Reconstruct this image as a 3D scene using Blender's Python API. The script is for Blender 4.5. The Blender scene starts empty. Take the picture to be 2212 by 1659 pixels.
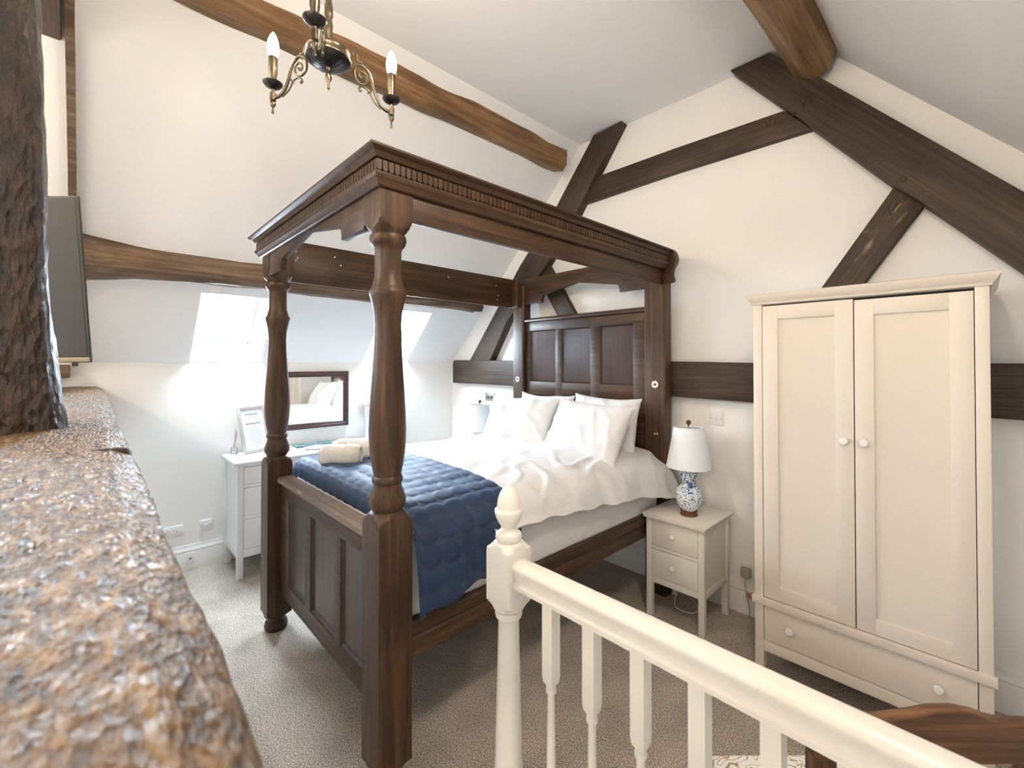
import bpy, bmesh, math, random
from mathutils import Vector, Matrix, noise, Euler
random.seed(7)
PI = math.pi
SC = bpy.context.scene
COL = SC.collection
# light levels
SKY = 80.0; CAND = 38.0; EXPO = 0.73
FILL_GLOBES = [(-.15, .95, 2.95, 58, 'added fill globe over the stairs'), (.45, -2.0, 2.2, 60, 'added fill globe at the stair head'), (-2.4, -1.9, 2.9, 70, 'added fill globe over the landing')]  # out-of-view globes added as fill

# ------------------------------------------------------------------ materials
def newmat(name):
    m = bpy.data.materials.new(name); m.use_nodes = True
    nt = m.node_tree
    b = nt.nodes['Principled BSDF']
    return m, nt, b

def N(nt, typ, **kw):
    n = nt.nodes.new(typ)
    for k, v in kw.items():
        if k.startswith('i_'):
            n.inputs[k[2:].replace('_', ' ')].default_value = v
        else:
            setattr(n, k, v)
    return n

def ramp(nt, stops, interp='LINEAR'):
    n = nt.nodes.new('ShaderNodeValToRGB')
    cr = n.color_ramp; cr.interpolation = interp
    while len(cr.elements) < len(stops): cr.elements.new(0.5)
    for e, (p, c) in zip(cr.elements, stops):
        e.position = p; e.color = (c[0], c[1], c[2], 1)
    return n

def plain(name, col, rough=0.5, metal=0.0, bump=0.0, bscale=60.0, var=0.04, vscale=4.0, coat=0.0):
    m, nt, b = newmat(name)
    tc = N(nt, 'ShaderNodeTexCoord')
    nz = N(nt, 'ShaderNodeTexNoise'); nz.inputs['Scale'].default_value = vscale; nz.inputs['Detail'].default_value = 4
    nt.links.new(tc.outputs['Object'], nz.inputs['Vector'])
    c2 = tuple(max(0, c * (1 - var * 2)) for c in col); c1 = tuple(min(1, c * (1 + var)) for c in col)
    r = ramp(nt, [(0.3, c2), (0.7, c1)])
    nt.links.new(nz.outputs['Fac'], r.inputs['Fac'])
    nt.links.new(r.outputs['Color'], b.inputs['Base Color'])
    b.inputs['Roughness'].default_value = rough; b.inputs['Metallic'].default_value = metal
    if coat: b.inputs['Coat Weight'].default_value = coat
    if bump:
        n2 = N(nt, 'ShaderNodeTexNoise'); n2.inputs['Scale'].default_value = bscale; n2.inputs['Detail'].default_value = 5
        nt.links.new(tc.outputs['Object'], n2.inputs['Vector'])
        bp = N(nt, 'ShaderNodeBump'); bp.inputs['Strength'].default_value = bump; bp.inputs['Distance'].default_value = 0.01
        nt.links.new(n2.outputs['Fac'], bp.inputs['Height']); nt.links.new(bp.outputs['Normal'], b.inputs['Normal'])
    return m

def wood(name, axis, dark, mid, light, rough=0.45, bump=0.25, scale=1.0, wear=None, big=0.5):
    """grain runs along the object axis 0/1/2"""
    m, nt, b = newmat(name)
    tc = N(nt, 'ShaderNodeTexCoord')
    mp = N(nt, 'ShaderNodeMapping')
    s = [9 * scale] * 3; s[axis] = 0.55 * scale
    mp.inputs['Scale'].default_value = s
    nt.links.new(tc.outputs['Object'], mp.inputs['Vector'])
    n1 = N(nt, 'ShaderNodeTexNoise'); n1.inputs['Scale'].default_value = 1.6; n1.inputs['Detail'].default_value = 7
    n1.inputs['Roughness'].default_value = 0.62; n1.inputs['Distortion'].default_value = 1.2
    nt.links.new(mp.outputs['Vector'], n1.inputs['Vector'])
    mp2 = N(nt, 'ShaderNodeMapping'); s2 = [70 * scale] * 3; s2[axis] = 2.2 * scale
    mp2.inputs['Scale'].default_value = s2
    nt.links.new(tc.outputs['Object'], mp2.inputs['Vector'])
    n2 = N(nt, 'ShaderNodeTexNoise'); n2.inputs['Scale'].default_value = 1.0; n2.inputs['Detail'].default_value = 5
    nt.links.new(mp2.outputs['Vector'], n2.inputs['Vector'])
    mx = N(nt, 'ShaderNodeMath', operation='MULTIPLY_ADD')
    nt.links.new(n2.outputs['Fac'], mx.inputs[0]); mx.inputs[1].default_value = 0.45
    ad = N(nt, 'ShaderNodeMath', operation='MULTIPLY'); ad.inputs[1].default_value = 0.62
    nt.links.new(n1.outputs['Fac'], ad.inputs[0]); nt.links.new(ad.outputs[0], mx.inputs[2])
    r = ramp(nt, [(0.32, dark), (0.52, mid), (0.74, light)])
    nt.links.new(mx.outputs[0], r.inputs['Fac'])
    out = r.outputs['Color']
    n3 = N(nt, 'ShaderNodeTexNoise'); n3.inputs['Scale'].default_value = 2.3; n3.inputs['Detail'].default_value = 3
    nt.links.new(tc.outputs['Object'], n3.inputs['Vector'])
    r3 = ramp(nt, [(0.35, (1 - big * .5,) * 3), (0.65, (1 + big * .3,) * 3)])
    nt.links.new(n3.outputs['Fac'], r3.inputs['Fac'])
    ml = N(nt, 'ShaderNodeMix', data_type='RGBA', blend_type='MULTIPLY'); ml.inputs['Factor'].default_value = 1
    nt.links.new(out, ml.inputs['A']); nt.links.new(r3.outputs['Color'], ml.inputs['B'])
    out = ml.outputs['Result']
    if wear:
        n4 = N(nt, 'ShaderNodeTexNoise'); n4.inputs['Scale'].default_value = 1.0; n4.inputs['Detail'].default_value = 8
        mp4 = N(nt, 'ShaderNodeMapping'); s4 = [26] * 3; s4[axis] = 6; mp4.inputs['Scale'].default_value = s4
        nt.links.new(tc.outputs['Object'], mp4.inputs['Vector']); nt.links.new(mp4.outputs['Vector'], n4.inputs['Vector'])
        r4 = ramp(nt, [(0.60, (0, 0, 0)), (0.72, (1, 1, 1))])
        nt.links.new(n4.outputs['Fac'], r4.inputs['Fac'])
        m4 = N(nt, 'ShaderNodeMix', data_type='RGBA'); m4.inputs['B'].default_value = (*wear, 1)
        nt.links.new(r4.outputs['Color'], m4.inputs['Factor']); nt.links.new(out, m4.inputs['A'])
        out = m4.outputs['Result']
    nt.links.new(out, b.inputs['Base Color'])
    b.inputs['Roughness'].default_value = rough; b.inputs['Specular IOR Level'].default_value = .34
    bp = N(nt, 'ShaderNodeBump'); bp.inputs['Strength'].default_value = bump; bp.inputs['Distance'].default_value = 0.006
    nt.links.new(mx.outputs[0], bp.inputs['Height']); nt.links.new(bp.outputs['Normal'], b.inputs['Normal'])
    return m

def woods(name, *a, **k):
    return [wood(name + '_' + 'xyz'[i], i, *a, **k) for i in range(3)]

BEDW = woods('bed_pine', (.021, .0110, .0060), (.054, .0270, .0135), (.108, .059, .030), rough=.42, bump=.22, big=.6)
PANW = wood('bed_panel', 2, (.030, .018, .015), (.055, .032, .026), (.085, .050, .040), rough=.28, bump=.10)
CAPW = wood('bed_cap', 0, (.11, .075, .055), (.20, .145, .11), (.34, .27, .21), rough=.42, bump=.3, wear=(.45, .38, .30))
TRUSSW = wood('truss_timber', 0, (.022, .0135, .009), (.052, .034, .023), (.095, .064, .044), rough=.6, bump=.6, big=.6)
BRACEW = wood('brace_timber', 0, (.024, .016, .011), (.056, .039, .026), (.098, .069, .046), rough=.6, bump=.6, wear=(.30, .22, .12), big=.5)
PURLW = wood('purlin_oak', 1, (.075, .036, .016), (.215, .118, .055), (.37, .235, .120), rough=.55, bump=.8, big=.6, scale=.8)
LOWPW = wood('low_purlin_oak', 1, (.050, .031, .020), (.135, .088, .057), (.25, .18, .125), rough=.6, bump=.9, big=.6, scale=.8)
CHAIRW = woods('chair_oak', (.030, .014, .008), (.080, .036, .017), (.26, .125, .052), rough=.4, bump=.2, big=.8)

PLASTER = plain('white_plaster', (.885, .870, .845), rough=.9, bump=.05, bscale=24, var=.012, vscale=1.5)
CEILP = plain('ceiling_plaster', (.872, .876, .885), rough=.9, bump=.04, bscale=18, var=.012, vscale=1.2)
GLOSSW = plain('white_gloss_paint', (.80, .785, .76), rough=.32, bump=.02, bscale=30, var=.01)
RAILW = plain('cream_gloss_paint', (.80, .765, .70), rough=.3, bump=.03, bscale=22, var=.012)
CHESTW = plain('white_lacquer', (.76, .76, .77), rough=.35, var=.01)
CREAML = plain('cream_lacquer', (.71, .635, .55), rough=.38, var=.012, vscale=2)
BEDSW = plain('bedside_cream_lacquer', (.76, .72, .66), rough=.36, var=.012)
KNOBW = plain('white_knob', (.84, .81, .76), rough=.25, var=.01)
GAP = plain('gap_shadow', (.02, .018, .016), rough=.9)
PLASTIC = plain('white_plastic', (.80, .79, .77), rough=.3, var=.01)
GREYPL = plain('grey_plastic', (.16, .15, .14), rough=.4)
METAL = plain('brushed_nickel', (.45, .43, .40), rough=.35, metal=1)
BRASS = plain('antique_brass', (.175, .145, .105), rough=.36, metal=1, bump=.1, bscale=90, var=.15, vscale=30)
BRONZE = plain('dark_bronze', (.07, .065, .065), rough=.3, metal=1, bump=.1, bscale=80, var=.2, vscale=30)
GOLD = plain('polished_brass', (.75, .52, .2), rough=.2, metal=1)
LINEN = plain('white_linen', (.70, .70, .708), rough=.85, bump=.06, bscale=240, var=.01)
SHEET = plain('white_sheet', (.72, .71, .70), rough=.85, bump=.05, bscale=200, var=.01)
TOWEL = plain('cream_terry', (.78, .75, .70), rough=.95, bump=.6, bscale=420, var=.03, vscale=60)
BLACK = plain('black_gloss', (.012, .012, .013), rough=.12)
BEZEL = plain('tv_bezel', (.05, .047, .042), rough=.35)
MIRFR = wood('mirror_frame_wood', 1, (.035, .018, .018), (.070, .036, .034), (.11, .062, .055), rough=.3, bump=.1)
DARKB = wood('mahogany', 2, (.06, .02, .01), (.12, .045, .02), (.18, .075, .04), rough=.3, bump=.05)
FRAMEM = plain('champagne_frame', (.48, .45, .40), rough=.4, metal=.4)
FRAMES = plain('silver_frame', (.72, .73, .75), rough=.3, metal=.3)
EASEL = plain('grey_easel_card', (.33, .29, .26), rough=.8)
PAPER = plain('paper', (.66, .67, .70), rough=.8, var=.01)
INK = plain('grey_ink', (.30, .32, .38), rough=.9)
INKD = plain('dark_ink', (.10, .11, .16), rough=.9)
RED = plain('red_label', (.55, .16, .13), rough=.6)
REED = plain('diffuser_reed', (.42, .30, .24), rough=.8)
SHADE_M, nt, b = newmat('white_lampshade')
b.inputs['Base Color'].default_value = (.80, .83, .88, 1); b.inputs['Roughness'].default_value = .9
b.inputs['Subsurface Weight'].default_value = .0
tc = N(nt, 'ShaderNodeTexCoord'); nz = N(nt, 'ShaderNodeTexNoise'); nz.inputs['Scale'].default_value = 300
nt.links.new(tc.outputs['Object'], nz.inputs['Vector'])
bp = N(nt, 'ShaderNodeBump'); bp.inputs['Strength'].default_value = .05; nt.links.new(nz.outputs['Fac'], bp.inputs['Height'])
nt.links.new(bp.outputs['Normal'], b.inputs['Normal'])

def mk_carpet():
    m, nt, b = newmat('carpet')
    tc = N(nt, 'ShaderNodeTexCoord')
    n1 = N(nt, 'ShaderNodeTexNoise'); n1.inputs['Scale'].default_value = 165; n1.inputs['Detail'].default_value = 4
    n2 = N(nt, 'ShaderNodeTexNoise'); n2.inputs['Scale'].default_value = 5; n2.inputs['Detail'].default_value = 5
    for n in (n1, n2): nt.links.new(tc.outputs['Object'], n.inputs['Vector'])
    r = ramp(nt, [(.34, (.22, .186, .154)), (.5, (.46, .405, .35)), (.66, (.74, .67, .60))])
    nt.links.new(n1.outputs['Fac'], r.inputs['Fac'])
    r2 = ramp(nt, [(.35, (.86, .86, .86)), (.65, (1.08, 1.07, 1.06))]); nt.links.new(n2.outputs['Fac'], r2.inputs['Fac'])
    ml = N(nt, 'ShaderNodeMix', data_type='RGBA', blend_type='MULTIPLY'); ml.inputs['Factor'].default_value = 1
    nt.links.new(r.outputs['Color'], ml.inputs['A']); nt.links.new(r2.outputs['Color'], ml.inputs['B'])
    nt.links.new(ml.outputs['Result'], b.inputs['Base Color']); b.inputs['Roughness'].default_value = 1
    b.inputs['Specular IOR Level'].default_value = .1
    bp = N(nt, 'ShaderNodeBump'); bp.inputs['Strength'].default_value = .7; bp.inputs['Distance'].default_value = .01
    nt.links.new(n1.outputs['Fac'], bp.inputs['Height']); nt.links.new(bp.outputs['Normal'], b.inputs['Normal'])
    return m
CARPET = mk_carpet()

def mk_hewn(name, axis, stops, rough, bumps, hs=26, coat=.4):
    """varnished, heavily pitted old timber"""
    m, nt, b = newmat(name)
    tc = N(nt, 'ShaderNodeTexCoord'); mp = N(nt, 'ShaderNodeMapping')
    s = [1, 1, 1]; s[axis] = .38; mp.inputs['Scale'].default_value = s
    nt.links.new(tc.outputs['Object'], mp.inputs['Vector'])
    n1 = N(nt, 'ShaderNodeTexNoise'); n1.inputs['Scale'].default_value = hs; n1.inputs['Detail'].default_value = 7; n1.inputs['Roughness'].default_value = .65
    n2 = N(nt, 'ShaderNodeTexNoise'); n2.inputs['Scale'].default_value = hs * 3.2; n2.inputs['Detail'].default_value = 4
    vo = N(nt, 'ShaderNodeTexVoronoi'); vo.inputs['Scale'].default_value = hs * 2.4
    for n in (n1, n2, vo): nt.links.new(mp.outputs['Vector'], n.inputs['Vector'])
    r = ramp(nt, stops); nt.links.new(n1.outputs['Fac'], r.inputs['Fac'])
    nt.links.new(r.outputs['Color'], b.inputs['Base Color'])
    b.inputs['Roughness'].default_value = rough
    b.inputs['Coat Weight'].default_value = coat; b.inputs['Coat Roughness'].default_value = .16; b.inputs['Specular IOR Level'].default_value = .25
    a = N(nt, 'ShaderNodeMath', operation='MULTIPLY_ADD'); a.inputs[1].default_value = .7
    nt.links.new(vo.outputs['Distance'], a.inputs[0]); nt.links.new(n1.outputs['Fac'], a.inputs[2])
    a2 = N(nt, 'ShaderNodeMath', operation='MULTIPLY_ADD'); a2.inputs[1].default_value = .45
    nt.links.new(n2.outputs['Fac'], a2.inputs[0]); nt.links.new(a.outputs[0], a2.inputs[2])
    bp = N(nt, 'ShaderNodeBump'); bp.inputs['Strength'].default_value = bumps; bp.inputs['Distance'].default_value = .016
    nt.links.new(a2.outputs[0], bp.inputs['Height'])
    nt.links.new(bp.outputs['Normal'], b.inputs['Normal']); nt.links.new(bp.outputs['Normal'], b.inputs['Coat Normal'])
    return m
TIEM = mk_hewn('hewn_tie_beam', 0, [(.36, (.050, .026, .010)), (.5, (.190, .105, .042)), (.64, (.40, .240, .105))], .6, 1.0, 80, .35)
POSTM = mk_hewn('varnished_post', 2, [(.34, (.006, .003, .002)), (.52, (.020, .009, .005)), (.70, (.060, .026, .013))], .6, .9, 30, .5)

def mk_porcelain():
    m, nt, b = newmat('blue_white_porcelain')
    tc = N(nt, 'ShaderNodeTexCoord')
    n1 = N(nt, 'ShaderNodeTexNoise'); n1.inputs['Scale'].default_value = 23; n1.inputs['Detail'].default_value = 0; n1.inputs['Distortion'].default_value = 2.2
    nt.links.new(tc.outputs['Object'], n1.inputs['Vector'])
    s = N(nt, 'ShaderNodeMath', operation='SUBTRACT'); s.inputs[1].default_value = .5; nt.links.new(n1.outputs['Fac'], s.inputs[0])
    a = N(nt, 'ShaderNodeMath', operation='ABSOLUTE'); nt.links.new(s.outputs[0], a.inputs[0])
    vo = N(nt, 'ShaderNodeTexVoronoi'); vo.inputs['Scale'].default_value = 12; nt.links.new(tc.outputs['Object'], vo.inputs['Vector'])
    r = ramp(nt, [(.028, (.02, .05, .22)), (.05, (.78, .84, .90))]); nt.links.new(a.outputs[0], r.inputs['Fac'])
    r2 = ramp(nt, [(.20, (.06, .11, .34)), (.26, (1, 1, 1))]); nt.links.new(vo.outputs['Distance'], r2.inputs['Fac'])
    ml = N(nt, 'ShaderNodeMix', data_type='RGBA', blend_type='MULTIPLY'); ml.inputs['Factor'].default_value = .9
    nt.links.new(r.outputs['Color'], ml.inputs['A']); nt.links.new(r2.outputs['Color'], ml.inputs['B'])
    nt.links.new(ml.outputs['Result'], b.inputs['Base Color']); b.inputs['Roughness'].default_value = .08
    return m
PORC = mk_porcelain()

def mk_throw():
    m, nt, b = newmat('navy_quilted_throw')
    tc = N(nt, 'ShaderNodeTexCoord')
    n1 = N(nt, 'ShaderNodeTexNoise'); n1.inputs['Scale'].default_value = 9; n1.inputs['Detail'].default_value = 5
    nt.links.new(tc.outputs['Object'], n1.inputs['Vector'])
    r = ramp(nt, [(.3, (.003, .0125, .043)), (.7, (.006, .023, .076))]); nt.links.new(n1.outputs['Fac'], r.inputs['Fac'])
    at = N(nt, 'ShaderNodeAttribute', attribute_name='star')
    ms = N(nt, 'ShaderNodeMix', data_type='RGBA'); ms.inputs['B'].default_value = (.022, .036, .066, 1)
    nt.links.new(at.outputs['Fac'], ms.inputs['Factor']); nt.links.new(r.outputs['Color'], ms.inputs['A'])
    nt.links.new(ms.outputs['Result'], b.inputs['Base Color']); b.inputs['Roughness'].default_value = .6
    b.inputs['Sheen Weight'].default_value = .25; b.inputs['Sheen Roughness'].default_value = .45
    b.inputs['Sheen Tint'].default_value = (.45, .65, 1, 1)
    n2 = N(nt, 'ShaderNodeTexNoise'); n2.inputs['Scale'].default_value = 500
    nt.links.new(tc.outputs['Object'], n2.inputs['Vector'])
    bp = N(nt, 'ShaderNodeBump'); bp.inputs['Strength'].default_value = .1; nt.links.new(n2.outputs['Fac'], bp.inputs['Height'])
    nt.links.new(bp.outputs['Normal'], b.inputs['Normal'])
    return m
THROWM = mk_throw()

def mk_pattern(name, base, ink, scale, thr):
    m, nt, b = newmat(name)
    tc = N(nt, 'ShaderNodeTexCoord')
    n1 = N(nt, 'ShaderNodeTexNoise'); n1.inputs['Scale'].default_value = scale; n1.inputs['Detail'].default_value = 1; n1.inputs['Distortion'].default_value = 1.1
    nt.links.new(tc.outputs['Object'], n1.inputs['Vector'])
    s = N(nt, 'ShaderNodeMath', operation='SUBTRACT'); s.inputs[1].default_value = .5; nt.links.new(n1.outputs['Fac'], s.inputs[0])
    a = N(nt, 'ShaderNodeMath', operation='ABSOLUTE'); nt.links.new(s.outputs[0], a.inputs[0])
    r = ramp(nt, [(thr, ink), (thr * 1.5, base)]); nt.links.new(a.outputs[0], r.inputs['Fac'])
    nt.links.new(r.outputs['Color'], b.inputs['Base Color']); b.inputs['Roughness'].default_value = .8
    return m
FLORAL = mk_pattern('cream_floral_fabric', (.78, .76, .72), (.34, .24, .13), 24, .018)
LEAFY = mk_pattern('green_leaf_print', (.02, .075, .08), (.40, .52, .52), 40, .016)
LEAFY2 = mk_pattern('grey_line_print', (.75, .78, .80), (.45, .50, .55), 40, .02)

def emis(name, col, st):
    m, nt, b = newmat(name)
    b.inputs['Base Color'].default_value = (.9, .88, .82, 1)
    b.inputs['Emission Color'].default_value = (*col, 1); b.inputs['Emission Strength'].default_value = st
    return m
BULBM = emis('lit_bulb', (1, .86, .62), 16)

def mk_glass(name, rough=0.0, tint=(1, 1, 1)):
    m = bpy.data.materials.new(name); m.use_nodes = True; nt = m.node_tree
    nt.nodes.remove(nt.nodes['Principled BSDF'])
    out = nt.nodes['Material Output']
    t = N(nt, 'ShaderNodeBsdfTransparent'); t.inputs['Color'].default_value = (*tint, 1)
    g = N(nt, 'ShaderNodeBsdfGlossy'); g.inputs['Roughness'].default_value = .02
    lw = N(nt, 'ShaderNodeLayerWeight'); lw.inputs['Blend'].default_value = .12
    mx = N(nt, 'ShaderNodeMixShader')
    nt.links.new(lw.outputs['Fresnel'], mx.inputs[0]); nt.links.new(t.outputs[0], mx.inputs[1]); nt.links.new(g.outputs[0], mx.inputs[2])
    nt.links.new(mx.outputs[0], out.inputs['Surface'])
    return m
PANE = mk_glass('window_glass')
CLEAR = mk_glass('clear_glass', tint=(.93, .96, .96))
FRAMEG = plain('shaded_window_frame', (.42, .43, .45), rough=.4)  # white frames; their shade against the bright sky is put into this grey
MIRROR = plain('mirror_glass', (.86, .88, .88), rough=.01, metal=1, var=0)

# ------------------------------------------------------------------ mesh helpers
OFF = {}
def off(o):
    return OFF.get(o.name, Vector((0, 0, 0))) if o else Vector((0, 0, 0))

def obj(name, bm, mat, parent=None, local=False, smooth=38, recalc=True):
    """links bm as one mesh object; unless local, vertices are given in room coordinates"""
    o_ = off(parent)
    if parent is not None and not local and o_.length:
        bmesh.ops.translate(bm, verts=bm.verts, vec=-o_)
    if recalc: bmesh.ops.recalc_face_normals(bm, faces=bm.faces)
    me = bpy.data.meshes.new(name); bm.to_mesh(me); bm.free()
    if smooth:
        for p in me.polygons: p.use_smooth = True
        me.set_sharp_from_angle(angle=math.radians(smooth))
    for mm in (mat if isinstance(mat, (list, tuple)) else [mat]): me.materials.append(mm)
    o = bpy.data.objects.new(name, me); COL.objects.link(o)
    if parent is not None:
        o.parent = parent
        if not local and o_.length: OFF[o.name] = o_
    return o

def tag(o, label, cat, group=None):
    o['label'] = label; o['category'] = cat
    if group: o['group'] = group
    return o

def thing(name, label, cat, loc=(0, 0, 0), rot=None, group=None):
    o = bpy.data.objects.new(name, None); COL.objects.link(o); o.empty_display_size = .1
    o.location = loc
    if rot: o.rotation_euler = rot
    tag(o, label, cat, group); OFF[o.name] = Vector(loc)
    return o

def struct(name, bm, mat, parent=None, **k):
    o = obj(name, bm, mat, parent, **k); o['kind'] = 'structure'; return o

def solo(name, bm, mat, label, cat, group=None, loc=None, **k):
    """a thing that is one mesh; its origin moves to loc"""
    if loc is not None:
        bmesh.ops.translate(bm, verts=bm.verts, vec=-Vector(loc))
    o = obj(name, bm, mat, None, **k)
    if loc is not None:
        o.location = loc; OFF[o.name] = Vector(loc)
    return tag(o, label, cat, group)

def copy_tree(o, parent=None):
    c = o.copy(); COL.objects.link(c)
    if parent is not None: c.parent = parent
    for ch in list(o.children): copy_tree(ch, c)
    return c

def BM(): return bmesh.new()

def box(bm, a, b, bev=0.0, seg=2, mi=0):
    x0, y0, z0 = [min(p, q) for p, q in zip(a, b)]; x1, y1, z1 = [max(p, q) for p, q in zip(a, b)]
    t = bmesh.new()
    bmesh.ops.create_cube(t, size=1)
    for v in t.verts:
        v.co = Vector((x0 + (v.co.x + .5) * (x1 - x0), y0 + (v.co.y + .5) * (y1 - y0), z0 + (v.co.z + .5) * (z1 - z0)))
    if bev: bmesh.ops.bevel(t, geom=list(t.edges), offset=bev, segments=seg, affect='EDGES', profile=.5)
    merge(bm, t, mi)
    return bm

def merge(bm, t, mi=0, M=None):
    vs = [bm.verts.new(M @ v.co if M else v.co) for v in t.verts]
    t.verts.index_update()
    for f in t.faces:
        try:
            nf = bm.faces.new([vs[v.index] for v in f.verts]); nf.material_index = mi if mi else f.material_index
        except ValueError: pass
    t.free()

def prism(bm, poly, axis, a, b, bev=0.0):
    """polygon in the two other axes (in xyz order), extruded along axis from a to b"""
    t = bmesh.new()
    def mk(p, d):
        q = list(p); q.insert(axis, d); return Vector(q)
    v0 = [t.verts.new(mk(p, a)) for p in poly]; v1 = [t.verts.new(mk(p, b)) for p in poly]
    n = len(poly)
    t.faces.new(v0[::-1]); t.faces.new(v1)
    for i in range(n): t.faces.new([v0[i], v0[(i + 1) % n], v1[(i + 1) % n], v1[i]])
    bmesh.ops.recalc_face_normals(t, faces=t.faces)
    if bev:
        es = [e for e in t.edges if e.calc_face_angle(0) > .5]
        bmesh.ops.bevel(t, geom=es, offset=bev, segments=2, affect='EDGES', profile=.5)
    merge(bm, t)
    return bm

def lathe(bm, prof, c=(0, 0, 0), n=40, clamp=None, axis=2, caps=True, mi=0):
    """prof = [(r, z)]; clamp = half width of a square section that cuts the turning"""
    rings = []
    for r, z in prof:
        ring = []
        for k in range(n):
            th = 2 * PI * k / n
            rr = r
            if clamp: rr = min(r, clamp / max(abs(math.cos(th)), abs(math.sin(th))))
            p = [rr * math.cos(th), rr * math.sin(th), z]
            if axis == 0: p = [p[2], p[0], p[1]]
            elif axis == 1: p = [p[0], p[2], p[1]]
            ring.append(bm.verts.new((p[0] + c[0], p[1] + c[1], p[2] + c[2])))
        rings.append(ring)
    for a, b in zip(rings, rings[1:]):
        for k in range(n):
            f = bm.faces.new([a[k], a[(k + 1) % n], b[(k + 1) % n], b[k]]); f.material_index = mi
    if caps:
        for rg in (rings[0][::-1], rings[-1]):
            f = bm.faces.new(rg); f.material_index = mi
    return bm

def catmull(pts, n):
    P = [Vector(p) for p in pts]; P = [2 * P[0] - P[1]] + P + [2 * P[-1] - P[-2]]
    out = []
    m = len(P) - 3
    for i in range(m):
        a, b, c, d = P[i:i + 4]
        k = n if i < m - 1 else n + 1
        for j in range(k):
            t = j / n
            out.append(.5 * ((2 * b) + (c - a) * t + (2 * a - 5 * b + 4 * c - d) * t * t + (3 * b - a - 3 * c + d) * t ** 3))
    return out

def tube(bm, pts, r, n=8, sm=4, caps=True):
    P = catmull(pts, sm) if sm else [Vector(p) for p in pts]
    rs = r if callable(r) else (lambda t: r)
    rings = []
    up = Vector((.13, .29, .95))
    for i, p in enumerate(P):
        d = (P[min(i + 1, len(P) - 1)] - P[max(i - 1, 0)]).normalized()
        s = d.cross(up)
        if s.length < 1e-3: s = d.cross(Vector((1, 0, 0)))
        s.normalize(); u = s.cross(d).normalized(); up = u
        rr = rs(i / (len(P) - 1))
        rings.append([bm.verts.new(p + rr * (math.cos(2 * PI * k / n) * s + math.sin(2 * PI * k / n) * u)) for k in range(n)])
    for a, b in zip(rings, rings[1:]):
        for k in range(n): bm.faces.new([a[k], a[(k + 1) % n], b[(k + 1) % n], b[k]])
    if caps: bm.faces.new(rings[0][::-1]); bm.faces.new(rings[-1])
    return bm

def grid(bm, rows, closed=False, mi=0):
    V = [[bm.verts.new(p) for p in r] for r in rows]
    for a, b in zip(V, V[1:]):
        m = len(a)
        for k in range(m if closed else m - 1):
            f = bm.faces.new([a[k], a[(k + 1) % m], b[(k + 1) % m], b[k]]); f.material_index = mi
    return V

def quad(bm, *ps, mi=0):
    f = bm.faces.new([bm.verts.new(p) for p in ps]); f.material_index = mi; return f

def nz(p, s=1.0, o=(0, 0, 0)):
    return noise.noise(Vector((p[0] * s + o[0], p[1] * s + o[1], p[2] * s + o[2])))

def fbm(p, s, oct=4, o=(0, 0, 0)):
    a = 1.0; t = 0; f = s
    for _ in range(oct):
        t += a * nz(p, f, o); a *= .5; f *= 2.03
    return t

# ------------------------------------------------------------------ room data
XL, YB, XR = -4.23, 3.05, 1.22          # eaves wall, gable wall, right eaves wall
ZE = 1.60; XC0 = -2.36; ZC = 3.475; XC1 = -.674
YR = -2.9                                # far end of the landing side
ZR = 3.475 - 1.142 * (XR - XC1)
def zl(x): return ZE + (x - XL) * (ZC - ZE) / (XC0 - XL)
SL = math.hypot(XC0 - XL, ZC - ZE)
dl = Vector((XC0 - XL, 0, ZC - ZE)).normalized(); nl = Vector((-dl.z, 0, dl.x))   # along / outward
def LP(y, t, d=0.0): return Vector((XL, y, ZE)) + dl * t + nl * d
dr = Vector((XC1 - XR, 0, ZC - ZR)).normalized(); nr = Vector((dr.z, 0, -dr.x)); SR = math.hypot(XC1 - XR, ZC - ZR)
def RP(y, t, d=0.0): return Vector((XR, y, ZR)) + dr * t + nr * d

# sky windows, the last one unseen and added for more daylight: (y0, y1, t0, t1)
WL = [(.555, 1.045, .006, .69), (1.955, 2.45, .006, .69), (-1.75, -1.15, .25, 1.05)]
WR = []
REC = .20
def slope(bm, fn, T, wins):
    ys = sorted({YR, YB, *[w[0] for w in wins], *[w[1] for w in wins]})
    for y0, y1 in zip(ys, ys[1:]):
        w = [q for q in wins if q[0] <= y0 + 1e-6 and q[1] >= y1 - 1e-6]
        segs = [(0, T)]
        if w: segs = [(0, w[0][2]), (w[0][3], T)]
        for a, b in segs:
            quad(bm, fn(y0, a), fn(y1, a), fn(y1, b), fn(y0, b))
    for (y0, y1, a, b) in wins:                      # splayed reveals
        e = .035
        A = [fn(y0, a), fn(y1, a), fn(y1, b), fn(y0, b)]
        B = [fn(y0 + e, a, REC), fn(y1 - e, a, REC), fn(y1 - e, b - e, REC), fn(y0 + e, b - e, REC)]
        for i in range(4): quad(bm, A[i], A[(i + 1) % 4], B[(i + 1) % 4], B[i])
bm = BM()
slope(bm, LP, SL, WL)
quad(bm, (XC0, YR, ZC), (XC0, YB, ZC), (XC1, YB, ZC), (XC1, YR, ZC))
slope(bm, RP, SR, WR)
struct('ceiling', bm, CEILP, smooth=0, recalc=False)

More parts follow.
